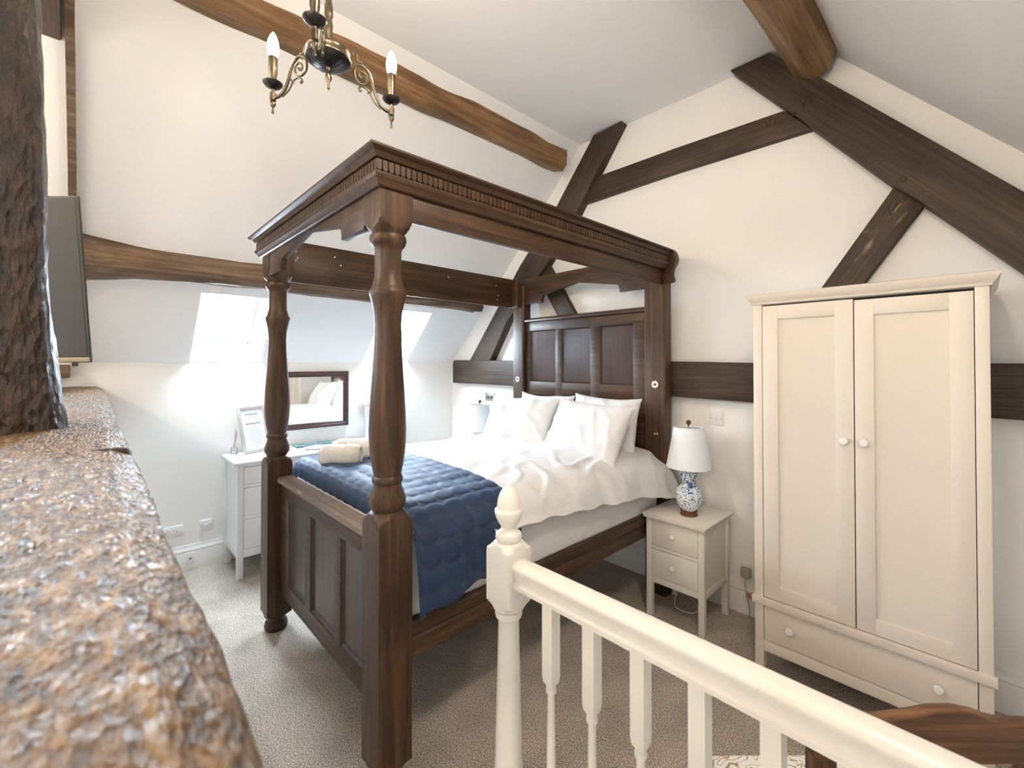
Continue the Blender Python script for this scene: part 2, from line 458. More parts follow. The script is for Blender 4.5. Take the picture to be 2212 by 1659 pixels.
bm = BM()   # gable wall
pf = [(XL, 0), (XR, 0), (XR, ZR), (XC1, ZC), (XC0, ZC), (XL, ZE)]
bm.faces.new([bm.verts.new((x, YB, z)) for x, z in pf])
struct('wall_back', bm, PLASTER, smooth=0)
bm = BM(); bm.faces.new([bm.verts.new((x, YR, z)) for x, z in pf])
struct('wall_front', bm, PLASTER, smooth=0)
bm = BM(); quad(bm, (XL, YR, 0), (XL, YB, 0), (XL, YB, ZE), (XL, YR, ZE)); struct('wall_left', bm, PLASTER, smooth=0)
bm = BM(); quad(bm, (XR, YR, -1.3), (XR, YB, -1.3), (XR, YB, ZR), (XR, YR, ZR)); struct('wall_right', bm, PLASTER, smooth=0)
# floor with the stairwell opening on the camera side of the balustrade
SX, SY, SY0 = -1.03, .87, -1.2
bm = BM()
quad(bm, (XL, YR, 0), (SX, YR, 0), (SX, YB, 0), (XL, YB, 0))
quad(bm, (SX, SY, 0), (XR, SY, 0), (XR, YB, 0), (SX, YB, 0))
quad(bm, (SX, YR, 0), (XR, YR, 0), (XR, SY0, 0), (SX, SY0, 0))
struct('floor', bm, CARPET, smooth=0)
bm = BM()
quad(bm, (SX, SY0, -1.3), (XR, SY0, -1.3), (XR, SY, -1.3), (SX, SY, -1.3))
quad(bm, (SX, SY0, -1.3), (SX, SY, -1.3), (SX, SY, 0), (SX, SY0, 0))
quad(bm, (SX, SY, -1.3), (XR, SY, -1.3), (XR, SY, 0), (SX, SY, 0))
quad(bm, (SX, SY0, -1.3), (XR, SY0, -1.3), (XR, SY0, 0), (SX, SY0, 0))
struct('wall_stairwell', bm, PLASTER, smooth=0)
bm = BM(); box(bm, (XL, -.17, 0), (-1.03, -.06, 1.22)); struct('wall_partition', bm, PLASTER, smooth=0)

def skirting(name, pts, nrm):
    """pts: start and end on the wall, nrm: into the room"""
    a, b = Vector((*pts[0], 0)), Vector((*pts[1], 0)); n = Vector((*nrm, 0))
    prof = [(0, 0), (.020, 0), (.020, .135), (.017, .142), (.020, .150), (.016, .160), (.009, .172), (.007, .188), (0, .19)]
    bm = BM(); rows = []
    for d, z in prof: rows.append([a + n * d + Vector((0, 0, z)), b + n * d + Vector((0, 0, z))])
    grid(bm, rows); struct(name, bm, GLOSSW, smooth=30)
skirting('baseboard_left', ((XL, YR), (XL, YB)), (1, 0))
skirting('baseboard_back', ((XL, YB), (XR, YB)), (0, -1))
skirting('baseboard_right', ((XR, YB), (XR, SY)), (-1, 0))

# ------------------------------------------------------------------ roof windows
def skywin(i, fn, w):
    y0, y1, a, b = w; e = .035; d = REC
    y0 += e; y1 -= e; b -= e
    def fr(bm, y0, y1, a, b, wd, d0, d1):
        for (p, q, r, s) in ((y0, y1, a, a + wd), (y0, y1, b - wd, b), (y0, y0 + wd, a + wd, b - wd), (y1 - wd, y1, a + wd, b - wd)):
            c = [fn(p, r, d0), fn(q, r, d0), fn(q, s, d0), fn(p, s, d0)]; g = [fn(p, r, d1), fn(q, r, d1), fn(q, s, d1), fn(p, s, d1)]
            for k in range(4): quad(bm, c[k], c[(k + 1) % 4], g[(k + 1) % 4], g[k])
            quad(bm, *c); quad(bm, *g[::-1])
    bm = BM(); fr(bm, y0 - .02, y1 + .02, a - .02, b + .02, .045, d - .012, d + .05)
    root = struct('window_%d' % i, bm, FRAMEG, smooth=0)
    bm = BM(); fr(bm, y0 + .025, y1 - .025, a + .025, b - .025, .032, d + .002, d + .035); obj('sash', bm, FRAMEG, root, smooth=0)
    bm = BM(); quad(bm, fn(y0, a, d + .02), fn(y1, a, d + .02), fn(y1, b, d + .02), fn(y0, b, d + .02)); obj('glass', bm, PANE, root, smooth=0)
    L = bpy.data.lights.new('daylight_portal', 'AREA'); L.shape = 'RECTANGLE'; L.size = y1 - y0; L.size_y = b - a
    L.cycles.is_portal = True
    c = fn((y0 + y1) / 2, (a + b) / 2, d + .06)
    nrm = (fn(0, 0, 0) - fn(0, 0, 1)).normalized()
    al = (fn(0, 1, 0) - fn(0, 0, 0)).normalized()
    z = -nrm; y = al; x = y.cross(z)
    M = Matrix((x, y, z)).transposed().to_4x4(); M.translation = c
    o = bpy.data.objects.new('daylight_portal', L); COL.objects.link(o); o.matrix_world = M
k = 1
for w in WL: skywin(k, LP, w); k += 1
for w in WR: skywin(k, RP, w); k += 1

# ------------------------------------------------------------------ timbers
def rough_timber_y(name, prof, y0, y1, mat, label, cat='beam', amp=.012, step=.05, seed=0, group=None, bulge=None):
    """timber along Y lofted from an xz profile, with hewn irregularities"""
    bm = BM(); n = int((y1 - y0) / step) + 1
    # subdivide the profile
    P = []
    m = len(prof)
    for i in range(m):
        a = Vector((prof[i][0], 0, prof[i][1])); b = Vector((prof[(i + 1) % m][0], 0, prof[(i + 1) % m][1]))
        k = max(1, int((b - a).length / .03))
        for j in range(k): P.append(a.lerp(b, j / k))
    cen = sum(P, Vector()) / len(P)
    rows = []
    for i in range(n + 1):
        y = y0 + (y1 - y0) * i / n
        row = []
        for p in P:
            d = (p - cen).normalized()
            q = Vector((p.x, y, p.z))
            if bulge: d = d * 1.0; q += d * bulge(y)
            a = fbm((p.x * 3, y, p.z * 3), 1.3, 3, (seed, 0, 0)) * amp + nz((p.x * 4, y * .6, p.z * 4), 7, (0, seed, 0)) * amp * .5
            row.append(q + d * a)
        rows.append(row)
    V = grid(bm, rows, closed=True)
    bm.faces.new(V[0][::-1]); bm.faces.new(V[-1])
    return solo(name, bm, mat, label, cat, group, loc=(cen.x, (y0 + y1) / 2, cen.z), smooth=40)

rough_timber_y('roof_purlin', [(-2.405, 3.60), (-2.42, 3.475), (-2.425, 3.30), (-2.47, 3.255), (-2.56, 3.275), (-2.66, 3.45)], -.10, 2.94, PURLW,
               'long brown oak purlin across the ceiling behind the chandelier', amp=.016, seed=3)
rough_timber_y('roof_purlin', [(-.785, 3.475), (-.735, 3.26), (-.64, 3.195), (-.565, 3.22), (-.525, 3.31), (-.50, 3.55), (-.72, 3.6)], -.10, 2.95, PURLW,
               'brown oak purlin end at top right, meeting the big rafter', amp=.010, seed=11)
rough_timber_y('roof_purlin', [(-3.53, 2.305), (-3.515, 2.17), (-3.55, 2.13), (-3.69, 2.14), (-3.80, 2.22)], -.9, 2.93, LOWPW,
               'low wavy oak purlin running above the two skylights', amp=.024, seed=23, bulge=lambda y: .045 * max(0, min(1, (.22 - y) / .3)) ** 1.3)

def timber(name, poly, y0, y1, ang, mat, label, cat='beam', bev=.006, loc=None, parent=None):
    """timber in the gable plane: polygon in xz, grain along angle ang"""
    cx = sum(p[0] for p in poly) / len(poly); cz = sum(p[1] for p in poly) / len(poly)
    bm = BM(); prism(bm, poly, 1, y0, y1, bev)
    R = Matrix.Rotation(-ang, 4, 'Y')
    M = Matrix.Translation((cx, (y0 + y1) / 2, cz)) @ R
    Mi = M.inverted()
    for v in bm.verts: v.co = Mi @ v.co
    # long faces cut finer and made slightly uneven
    o = obj(name, bm, mat, None, local=True, smooth=30)
    o.matrix_world = M
    return tag(o, label, cat)

YG0, YG1 = 2.985, 3.06
bigr = timber('principal_rafter', [(-1.092, 3.47), (-.868, 3.47), (-.60, 3.19), (.136, 2.346), (1.10, 1.245), (1.10, .80), (.133, 1.996), (-.2, 2.392), (-.304, 2.503), (-.784, 3.098)],
       YG0 - .03, YG1, math.atan2(-1.16, 1), TRUSSW, 'huge dark rafter sloping down to the right over the wardrobe')
leftr = timber('principal_rafter', [(-1.90, 3.47), (-2.165, 3.455), (-2.58, 2.955), (-3.02, 2.525), (-3.802, 1.615), (-3.465, 1.615), (-3.207, 2.0), (-2.714, 2.45), (-2.343, 2.86)],
       YG0 - .02, YG1, math.atan2(1.12, 1), TRUSSW, 'dark rafter behind the bed canopy sloping down to the left')
collr = timber('collar_beam', [(-2.36, 2.935), (-2.20, 3.124), (-1.5, 3.122), (-.80, 3.108), (-.66, 2.946), (-1.5, 2.952)], YG0 + .012, YG1, 0, TRUSSW,
       'dark horizontal collar timber between the two rafters')
brR = timber('diagonal_brace', [(-.30, 2.51), (-.19, 2.38), (-.441, 2.005), (-.70, 1.605), (-.88, 1.605), (-.629, 2.008)], YG0 + .012, YG1, math.atan2(1.5, 1), BRACEW,
       'short worn brace rising from behind the wardrobe to the big rafter')
timber('diagonal_brace', [(-2.85, 2.43), (-2.71, 2.51), (-2.395, 2.028), (-2.14, 1.605), (-2.35, 1.605), (-2.603, 2.045)], YG0 + .014, YG1, math.atan2(-1.55, 1), BRACEW,
       'dark brace seen through the gap above the headboard')
wallb = timber('wall_beam', [(-4.115, 1.372), (-4.115, 1.605), (-4.09, 1.627), (-3.2, 1.620), (-1.5, 1.608), (-.98, 1.598), (1.2, 1.594), (1.2, 1.340), (-.98, 1.352), (-1.5, 1.362), (-2.6, 1.374)],
       YG0 - .012, YG1, 0, TRUSSW, 'long dark horizontal wall timber behind headboard and wardrobe')

# carpenter's marks and pegs
def marks(parent, strokes, y, name='carved_mark'):
    bm = BM()
    for (x0, z0, x1, z1) in strokes:
        d = Vector((x1 - x0, 0, z1 - z0)); s = Vector((d.z, 0, -d.x)).normalized() * .0022
        a, b = Vector((x0, y, z0)), Vector((x1, y, z1))
        t = bmesh.new()
        vs = [a - s, a + s, b + s, b - s]
        f0 = [t.verts.new(v) for v in vs]; f1 = [t.verts.new(v + Vector((0, .004, 0))) for v in vs]
        t.faces.new(f0); t.faces.new(f1[::-1])
        for i in range(4): t.faces.new([f0[i], f0[(i + 1) % 4], f1[(i + 1) % 4], f1[i]])
        merge(bm, t)
    Mi = parent.matrix_world.inverted()
    for v in bm.verts: v.co = Mi @ v.co
    o = obj(name, bm, GAP, parent, local=True, smooth=0)
    return o
marks(bigr, [(-.705, 3.115, -.690, 3.065), (-.672, 3.118, -.690, 3.065), (-.655, 3.120, -.652, 3.070)], YG0 - .0325)
marks(bigr, [(-.225, 2.625, -.205, 2.575), (-.180, 2.625, -.205, 2.575)], YG0 - .0325)
marks(collr, [(-.900, 3.085, -.885, 3.035), (-.868, 3.088, -.885, 3.035), (-.848, 3.088, -.846, 3.038)], YG0 + .0095)
marks(brR, [(-.330, 2.42, -.315, 2.36), (-.290, 2.425, -.315, 2.36)], YG0 + .0095)
def peg(parent, x, y, z, r=.014):
    bm = BM(); lathe(bm, [(r, y + .01), (r, y - .006), (r * .7, y - .011)], (x, 0, z), 16, axis=1)
    Mi = parent.matrix_world.inverted()
    for v in bm.verts: v.co = Mi @ v.co
    obj('wooden_peg', bm, TRUSSW, parent, local=True)
peg(wallb, -4.01, YG0 - .012, 1.545, .006); peg(wallb, -3.93, YG0 - .012, 1.54, .006)
peg(bigr, -.735, YG0 - .03, 3.05); peg(bigr, -.262, YG0 - .03, 2.52)

# ---- open truss on the near side: tie beam under the camera, post, rafter, collar
def hewn_x(name, x0, x1, prof, mat, label, step, amp, seed):
    bm = BM(); P = []; m = len(prof)
    for i in range(m):
        a = Vector((0, *prof[i])); b = Vector((0, *prof[(i + 1) % m])); k = max(1, int((b - a).length / .0065))
        for j in range(k): P.append(a.lerp(b, j / k))
    cen = sum(P, Vector()) / len(P); rows = []
    n = int((x1 - x0) / step)
    for i in range(n + 1):
        x = x0 + (x1 - x0) * i / n; row = []
        for p in P:
            d = (p - cen).normalized(); q = (x, p.y, p.z)
            a = fbm((x * .5, p.y, p.z), 5, 3, (seed, 0, 0)) * amp + nz((x * .5, p.y, p.z), 60, (0, seed, 0)) * amp * .32 - max(0, nz((x * .55, p.y, p.z), 95, (0, 0, seed))) * amp * .45
            row.append(Vector(q) + d * a)
        rows.append(row)
    V = grid(bm, rows, closed=True); bm.faces.new(V[0][::-1]); bm.faces.new(V[-1])
    return solo(name, bm, mat, label, 'beam', loc=((x0 + x1) / 2, cen.y, cen.z), smooth=70)
tie = hewn_x('tie_beam', XL + .01, XR - .01, [(-.235, 1.205), (-.245, 1.34), (-.215, 1.415), (-.15, 1.432), (-.04, 1.436), (.028, 1.437), (.057, 1.425), (.070, 1.385), (.070, 1.30), (.064, 1.22), (.034, 1.195)],
             TIEM, 'rough pitted tie beam filling the lower left foreground', .0075, .008, 5)
bm = BM()
lathe(bm, [(.0, -.03), (.016, -.03), (.021, -.01), (.021, .03), (.017, .048), (.008, .054)], (0, 0, 0), 20, axis=1)
for v in bm.verts:
    v.co += Vector((nz(v.co, 40), nz(v.co, 40, (5, 0, 0)), nz(v.co, 40, (0, 5, 0)))) * .004
    v.co = v.co * .85 + Vector((-1.13, .012, 1.420))
obj('peg_stub', bm, POSTM, tie)

bm = BM(); rows = []
for i in range(90):
    t = i / 89; z = 1.425 + t * 1.62
    cx, cy = -1.64, -.150 - .105 * t - .012 * math.sin(t * 7)
    rows.append([])
    nn = 44
    for k in range(nn):
        th = 2 * PI * k / nn + .2
        rr = .108 / (abs(math.cos(th)) ** 5 + abs(math.sin(th)) ** 5) ** .2
        p = Vector((cx + rr * 1.05 * math.cos(th), cy + rr * math.sin(th), z))
        a = fbm((p.x, p.y, z * .35), 9, 3) * .010 + nz((p.x, p.y, z * .3), 40) * .004
        rows[-1].append(p + Vector((math.cos(th), math.sin(th), 0)) * a)
V = grid(bm, rows, closed=True); bm.faces.new(V[0][::-1]); bm.faces.new(V[-1])
solo('timber_post', bm, POSTM, 'dark varnished upright post at the left edge, standing on the tie beam', 'post', loc=(-1.64, -.157, 1.425), smooth=60)

def slope_timber(name, y0, y1, t0, t1, depth, mat, label):
    bm = BM()
    c0 = [LP(y0, t0, .0), LP(y1, t0, .0), LP(y1, t0, -depth), LP(y0, t0, -depth)]
    n = 40; rows = []
    for i in range(n + 1):
        t = t0 + (t1 - t0) * i / n
        w = .003 * nz((t, 0, 0), 5)
        rows.append([LP(y0 + w, t, .02), LP(y1 + w, t, .02), LP(y1 + w, t, -depth), LP(y0 + w, t, -depth)])
    V = grid(bm, rows, closed=True); bm.faces.new(V[0][::-1]); bm.faces.new(V[-1])
    return solo(name, bm, mat, label, 'beam', loc=LP((y0 + y1) / 2, t0), smooth=30)
slope_timber('rafter', -.093, -.062, .02, 2.60, .055, LOWPW, 'thin brown rafter strip on the slope above the television')
bm = BM(); box(bm, (-2.86, -.26, 3.03), (XR - .85, -.105, 3.22), .008)
solo('collar_beam', bm, wood('collar_oak', 0, (.07, .045, .03), (.15, .10, .07), (.24, .17, .12), rough=.6, bump=.6), 'pale brown collar timber end at the top left corner', 'beam', loc=(-2.8, -.18, 3.03))
bm = BM(); box(bm, (XL + .005, -2.2, 1.50), (XL + .13, -.10, 1.585), .008)
solo('wall_plate', bm, LOWPW, 'small brown timber stub below the television', 'beam', loc=(XL, -.3, 1.5))

# ------------------------------------------------------------------ four-poster bed
BED = thing('four_poster_bed', 'dark wooden four-poster bed with an open carved canopy', 'bed', (-2.25, 1.85, 0))
PX0, PX1, PY = -2.9375, -1.5575, .8225; H = .068
post_prof = [(0.001, 0.0), (.052, 0.0), (.062, .012), (.064, .03), (.058, .05), (.045, .06), (.045, .084), (.064, .086), (.12, .108), (.12, .985), (.094, 1.005), (.080, 1.022), (.066, 1.036), (.055, 1.043), (.056, 1.047),
             (.066, 1.060), (.069, 1.078), (.067, 1.092), (.058, 1.118), (.051, 1.138), (.051, 1.142), (.056, 1.148), (.058, 1.158), (.056, 1.168), (.051, 1.174), (.052, 1.182),
             (.060, 1.22), (.067, 1.275), (.0695, 1.34), (.067, 1.41), (.062, 1.49), (.056, 1.58), (.051, 1.68), (.050, 1.74), (.053, 1.785), (.060, 1.825), (.067, 1.850), (.069, 1.860), (.068, 1.870), (.060, 1.884), (.0575, 1.892), (.055, 1.905),
             (.050, 1.918), (.0495, 1.95), (.0495, 2.02), (.052, 2.034), (.061, 2.044), (.066, 2.054), (.069, 2.066), (.066, 2.080), (.060, 2.086), (.062, 2.092), (.070, 2.102), (.080, 2.112), (.092, 2.128), (.12, 2.165), (.12, 2.30), (.001, 2.30)]
for x in (PX0, PX1):
    bm = BM(); lathe(bm, post_prof, (x, PY, 0), 64, clamp=H, caps=False); obj('turned_post', bm, BEDW[2], BED, smooth=32)
HX0, HX1, HY0, HY1 = -3.005, -1.49, 2.852, 2.945
for (a, b) in ((HX0, HX0 + .145), (HX1 - .160, HX1)):
    bm = BM(); prism(bm, [(a, HY1), (a, HY0 + .012), (a + .012, HY0), (b - .012, HY0), (b, HY0 + .012), (b, HY1)], 2, 0, 2.30, .002)
    p = obj('head_post', bm, BEDW[2], BED, smooth=25)
    # white enamel bolt cover
    cx = (a + b) / 2 + (.0 if a < -2 else .008)
    bm = BM(); lathe(bm, [(.001, HY0 + .001), (.0245, HY0 + .001), (.0255, HY0 - .004), (.021, HY0 - .007), (.012, HY0 - .006), (.012, HY0 - .003), (.001, HY0 - .003)], (cx, 0, 1.447), 28, axis=1, caps=False)
    d = obj('bolt_cover', bm, PLASTIC, p); d['label'] = 'white round bolt cover'
    bm = BM(); lathe(bm, [(.001, HY0 - .003), (.009, HY0 - .003), (.008, HY0 - .009), (.001, HY0 - .010)], (cx, 0, 1.447), 12, axis=1, caps=False); obj('bolt_head', bm, BEZEL, p)
bm = BM()
lathe(bm, [(.010, HY0 + .002), (.010, HY0 - .003), (.004, HY0 - .004), (.004, HY0 - .016), (.008, HY0 - .018), (.008, HY0 - .026), (.003, HY0 - .028)], (-1.553, 0, 1.108), 14, axis=1)
lathe(bm, [(.004, HY0 - .003), (.004, HY0 - .012), (.007, HY0 - .014), (.007, HY0 - .021), (.003, HY0 - .023)], (-1.535, 0, 1.11), 14, axis=1)
d = obj('brass_hook', bm, GOLD, BED); d['label'] = 'small brass hook'

# foot and head aprons with shaped lower edges
xa, xb = PX0 + H, PX1 - H
def apron_poly(x0, x1, ztop, zb=2.128):
    w = x1 - x0
    def X(f): return x0 + f * w
    c, r = .172, .036
    L = [(x0, zb), (X(c), zb)]
    L += [(X(c) + r * (1 - math.cos(i / 8 * PI / 2)), zb + .016 + .046 * math.sin(i / 8 * PI / 2)) for i in range(0, 9)]
    L += [(X(.24), zb + .070), (X(.5), zb + .124), (X(.76), zb + .070)]
    L += [(X(1 - c) - r * (1 - math.cos(i / 8 * PI / 2)), zb + .016 + .046 * math.sin(i / 8 * PI / 2)) for i in range(8, -1, -1)]
    L += [(X(1 - c), zb), (x1, zb), (x1, ztop), (x0, ztop)]
    return L
bm = BM(); prism(bm, apron_poly(xa - .001, xb + .001, 2.30, 2.112), 1, .757, .787, .0015); obj('foot_apron', bm, BEDW[0], BED, smooth=25)
hp = apron_poly(HX0 + .145, HX1 - .16, 2.36)
bm = BM(); prism(bm, hp, 1, 2.868, 2.895, .0015); obj('head_apron', bm, BEDW[0], BED, smooth=25)
bm = BM(); box(bm, (PX1 + H - .034, PY + H - .01, 2.14), (PX1 + H - .006, HY0 + .01, 2.30), .0015); obj('side_apron', bm, BEDW[1], BED, smooth=25)
bm = BM(); box(bm, (PX0 - H + .006, PY + H - .01, 2.105), (PX0 - H + .036, HY0 + .02, 2.325), .0015); sa = obj('side_apron', bm, BEDW[1], BED, smooth=25)
for (y, z) in ((.935, 2.30), (.945, 2.262), (.935, 2.245), (1.18, 2.305), (1.22, 2.255), (1.66, 2.295), (2.1, 2.292), (2.62, 2.285), (2.64, 2.20), (2.63, 2.16)):
    bm = BM(); lathe(bm, [(.001, -.0), (.0048, 0), (.0045, .003), (.001, .004)], (PX0 - H + .0365, y, z), 10, axis=0, caps=False)
    obj('screw_head', bm, PLASTIC, sa, smooth=0)
bm = BM(); box(bm, (PX0 - H + .002, HY0 - .045, 2.10), (PX0 + H - .02, HY0 + .004, 2.33), .002); obj('corner_block', bm, BEDW[2], BED)

# cornice swept round left, foot and right, mitred
cprof = [(-.030, 2.236), (.010, 2.236), (.016, 2.240), (.022, 2.252), (.032, 2.262), (.036, 2.272), (.036, 2.279), (.016, 2.281), (.016, 2.326), (.034, 2.328), (.038, 2.333), (.046, 2.345), (.060, 2.350), (.066, 2.354), (.066, 2.362), (.056, 2.366), (-.030, 2.366)]
bm = BM()
xl, xr, yf, yh = PX0 - H, PX1 + H, PY - H, 2.86
rows = []
for d, z in cprof:
    rows.append([Vector((xl - d, yh, z)), Vector((xl - d, yf - d, z)), Vector((xr + d, yf - d, z)), Vector((xr + d, yh, z))])
V = grid(bm, rows + [rows[0]])
for k in (0, 3):
    bm.faces.new([bm.verts.new(r[k]) for r in rows])
bmesh.ops.remove_doubles(bm, verts=bm.verts, dist=1e-5)
o = obj('cornice', bm, BEDW[1], BED, smooth=20)
bm = BM()
def dentil(bm, a, along, out):
    pts = []
    w = .0105
    P = [(-w, 2.323), (-w, 2.2915), (-w * .75, 2.2865), (0, 2.2845), (w * .75, 2.2865), (w, 2.2915), (w, 2.323)]
    t = bmesh.new()
    f0 = [t.verts.new(a + along * p + Vector((0, 0, z)) + out * .014) for p, z in P]
    f1 = [t.verts.new(a + along * p * .93 + Vector((0, 0, z)) + out * .0285) for p, z in P]
    t.faces.new(f1)
    for i in range(len(P)): t.faces.new([f0[i], f0[(i + 1) % len(P)], f1[(i + 1) % len(P)], f1[i]])
    merge(bm, t)
pitch = .0236
n = int((xr - xl + .04) / pitch)
for i in range(n + 1): dentil(bm, Vector((xl - .018 + (xr - xl + .036) * i / n, yf, 0)), Vector((1, 0, 0)), Vector((0, -1, 0)))
n = int((yh - yf) / pitch)
for i in range(n + 1):
    y = yf - .018 + (yh - yf) * i / n
    dentil(bm, Vector((xr, y, 0)), Vector((0, 1, 0)), Vector((1, 0, 0))); dentil(bm, Vector((xl, y, 0)), Vector((0, 1, 0)), Vector((-1, 0, 0)))
obj('dentil_moulding', bm, BEDW[2], o, smooth=0)
# scroll brackets at the head end
br = [(2.862, 2.362), (2.90, 2.358), (2.93, 2.338), (2.940, 2.31), (2.93, 2.28), (2.905, 2.255), (2.88, 2.232), (2.868, 2.205), (2.868, 2.185), (2.885, 2.172), (2.890, 2.155), (2.875, 2.142), (2.850, 2.142), (2.838, 2.155), (2.838, 2.185), (2.842, 2.225), (2.858, 2.262), (2.875, 2.30), (2.862, 2.34)]
for s, x in ((1, xr - .004), (-1, xl + .004)):
    bm = BM(); prism(bm, br, 0, x, x + s * .068, .003); obj('scroll_bracket', bm, BEDW[2], BED, smooth=40)

# panelled boards
def panelled(prefix, xs, zs, y, th, rec, outer, fmat, pmat, mould=.010, capf=None):
    """xs/zs = list of (lo, hi) panel openings; outer=(x0,x1,z0,z1); front face at y"""
    x0, x1, z0, z1 = outer
    bm = BM()
    box(bm, (x0, y, z1), (x1, y + th, zs[-1][1]), .002)          # top rail
    box(bm, (x0, y, z0), (x1, y + th, zs[0][0]), .002)
    for (a, b), (c, d) in zip(zs, zs[1:]): box(bm, (x0, y + .001, b), (x1, y + th, c), .002)
    st = [x0] + [q for p in xs for q in p] + [x1]
    for i in range(0, len(st), 2):
        box(bm, (st[i], y + .0005, zs[0][0] - .002), (st[i + 1], y + th - .001, zs[-1][1] + .002), .002)
    root = obj(prefix + '_frame', bm, fmat, BED, smooth=25)
    for (a, b) in xs:
        for (c, d) in zs:
            bm = BM()
            rows = []
            for ins, dep in ((0, .001), (0, .003), (mould * .5, .008), (mould, rec), (mould + .001, rec + .001)):
                rows.append([Vector((a + ins, y + dep, c + ins)), Vector((b - ins, y + dep, c + ins)), Vector((b - ins, y + dep, d - ins)), Vector((a + ins, y + dep, d - ins))])
            V = grid(bm, rows, closed=True); bm.faces.new(V[-1])
            obj('panel', bm, pmat, root, smooth=20)
    return root
fx0, fx1 = PX0 + H - .004, PX1 - H + .004
panelled('footboard', [(-2.722, -2.452), (-2.374, -2.068), (-1.998, -1.712)], [(.325, .808)], .824, .036, .013, (fx0, fx1, .228, .895), BEDW[0], PANW)
bm = BM(); prism(bm, [(.807, .890), (.807, .912), (.812, .918), (.885, .922), (.892, .916), (.892, .890)], 0, fx0, fx1, .002)
o = obj('footboard_cap', bm, CAPW, BED, smooth=25); o['label'] = 'worn pale top rail'
hx0, hx1 = HX0 + .14, HX1 - .155
panelled('headboard', [(-2.812, -2.505), (-2.435, -2.140), (-2.048, -1.755)], [(.62, 1.318), (1.43, 1.885)], 2.885, .036, .014, (hx0, hx1, .50, 1.965), BEDW[0], PANW)
bm = BM(); prism(bm, [(2.862, 1.968), (2.862, 1.985), (2.868, 1.992), (2.935, 2.008), (2.94, 2.0), (2.94, 1.965), (2.885, 1.960)], 0, hx0, hx1, .002); obj('headboard_cap', bm, BEDW[0], BED, smooth=25)
bm = BM()
for y in (2.8575,):
    pass
# side rails
for s, x in ((1, -1.50), (-1, -2.995)):
    bm = BM()
    prism(bm, [(x, .473), (x, .541), (x - s * .008, .549), (x - s * .008, .556), (x + s * .004, .562), (x + s * .004, .603), (x - s * .004, .612), (x - s * .034, .612), (x - s * .034, .473)], 1, PY + H - .005, HY0 + .005, .0015)
    obj('side_rail', bm, BEDW[1], BED, smooth=22)
bm = BM(); box(bm, (-2.96, .87, .50), (-1.535, 2.86, .565)); obj('slat_base', bm, BEDW[0], BED, smooth=0)

# mattress
bm = BM(); box(bm, (-2.895, .905, .567), (-1.528, 2.852, .945), .06, 5)
bmesh.ops.subdivide_edges(bm, edges=[e for e in bm.edges if e.calc_length() > .3], cuts=24, use_grid_fill=True)
for v in bm.verts:
    if v.co.x > -1.55: v.co.x += .006 * nz((v.co.y * 2.2 + v.co.z * .9, v.co.z * 1.2, 0), 4.5)
solo('mattress', bm, SHEET, 'white sheeted mattress between the bed rails', 'mattress', loc=(-2.21, 1.88, .567), smooth=60)

# duvet
def hem_z(y):
    k = [(1.0, .845), (1.44, .838), (1.8, .818), (2.2, .785), (2.55, .745), (2.72, .715), (2.85, .715)]
    for (a, p), (b, q) in zip(k, k[1:]):
        if a <= y <= b: return p + (q - p) * (y - a) / (b - a)
    return k[-1][1]
def bed_path(y, lift, hz_r, hz_l, outx):
    return [Vector((-2.985, y, hz_l)), Vector((-2.975, y, .90 + lift)), Vector((-2.93, y, .968 + lift)), Vector((-2.80, y, .990 + lift)), Vector((-2.5, y, .998 + lift)), Vector((-2.15, y, .995 + lift)),
            Vector((-1.80, y, .985 + lift)), Vector((-1.62, y, .962 + lift)), Vector((-1.53, y, .915 + lift)), Vector((-1.497 + outx * .45, y, .86 + lift * .5)), Vector((-1.475 + outx, y, hz_r))]
bm = BM(); rows = []
NY = 150
for j in range(NY + 1):
    y = 1.30 + (2.843 - 1.30) * j / NY
    fl = max(0, (y - 2.45) / .4) ** 2
    hz = hem_z(y) + .005 * math.sin(y * 31) * (1 - .5 * fl) + .010 * nz((y, 3, 0), 6)
    ox = .007 * math.sin(y * 17 + 1) + .008 * nz((y, 0, 0), 5) + .105 * min(fl, 1.2) + .008
    P = catmull(bed_path(y, .004, hz, .80, ox), 14)
    row = []
    for i, p in enumerate(P):
        t = i / (len(P) - 1)
        side = max(0, (t - .72) / .28)
        w = .016 * fbm((p.x * 1.1, p.y * 1.0, 0), 2.1, 3, (3, 1, 0)) + .0045 * fbm((p.x + p.z, p.y, p.z), 8, 3, (1, 4, 0))
        # creases fanning towards the right edge
        cr = abs(nz((p.x * 1.3 + p.y * .9, p.y * .35 - p.x * .8, 0), 4.2, (7, 0, 0)))
        w += .011 * (max(0, .22 - cr) / .22) ** 1.5 * (0.25 + .75 * min(1, max(0, (p.x + 2.7) / .8))) * (1 - .8 * side)
        w += side * .006 * math.sin(p.y * 44 + 5 * nz((p.y, 0, 0), 3)) * (.5 + .5 * nz((p.y, 9, 0), 4))
        w *= min(1, max(.12, (y - 1.40) / .25))
        q = Vector(p)
        if p.x < -1.60: q.z += w - .012 * max(0, 1 - (y - 1.30) / .15)
        else:
            q.z += w * max(0, 1 - side * 1.4); q.x += max(w, -.006) * min(1, side * 1.5)
        row.append(q)
    rows.append(row)
grid(bm, rows)
d = solo('duvet', bm, LINEN, 'crumpled white duvet covering the upper half of the bed', 'duvet', loc=(-2.2, 2.0, .95), smooth=80)
md = d.modifiers.new('thick', 'SOLIDIFY'); md.thickness = .014; md.offset = 1

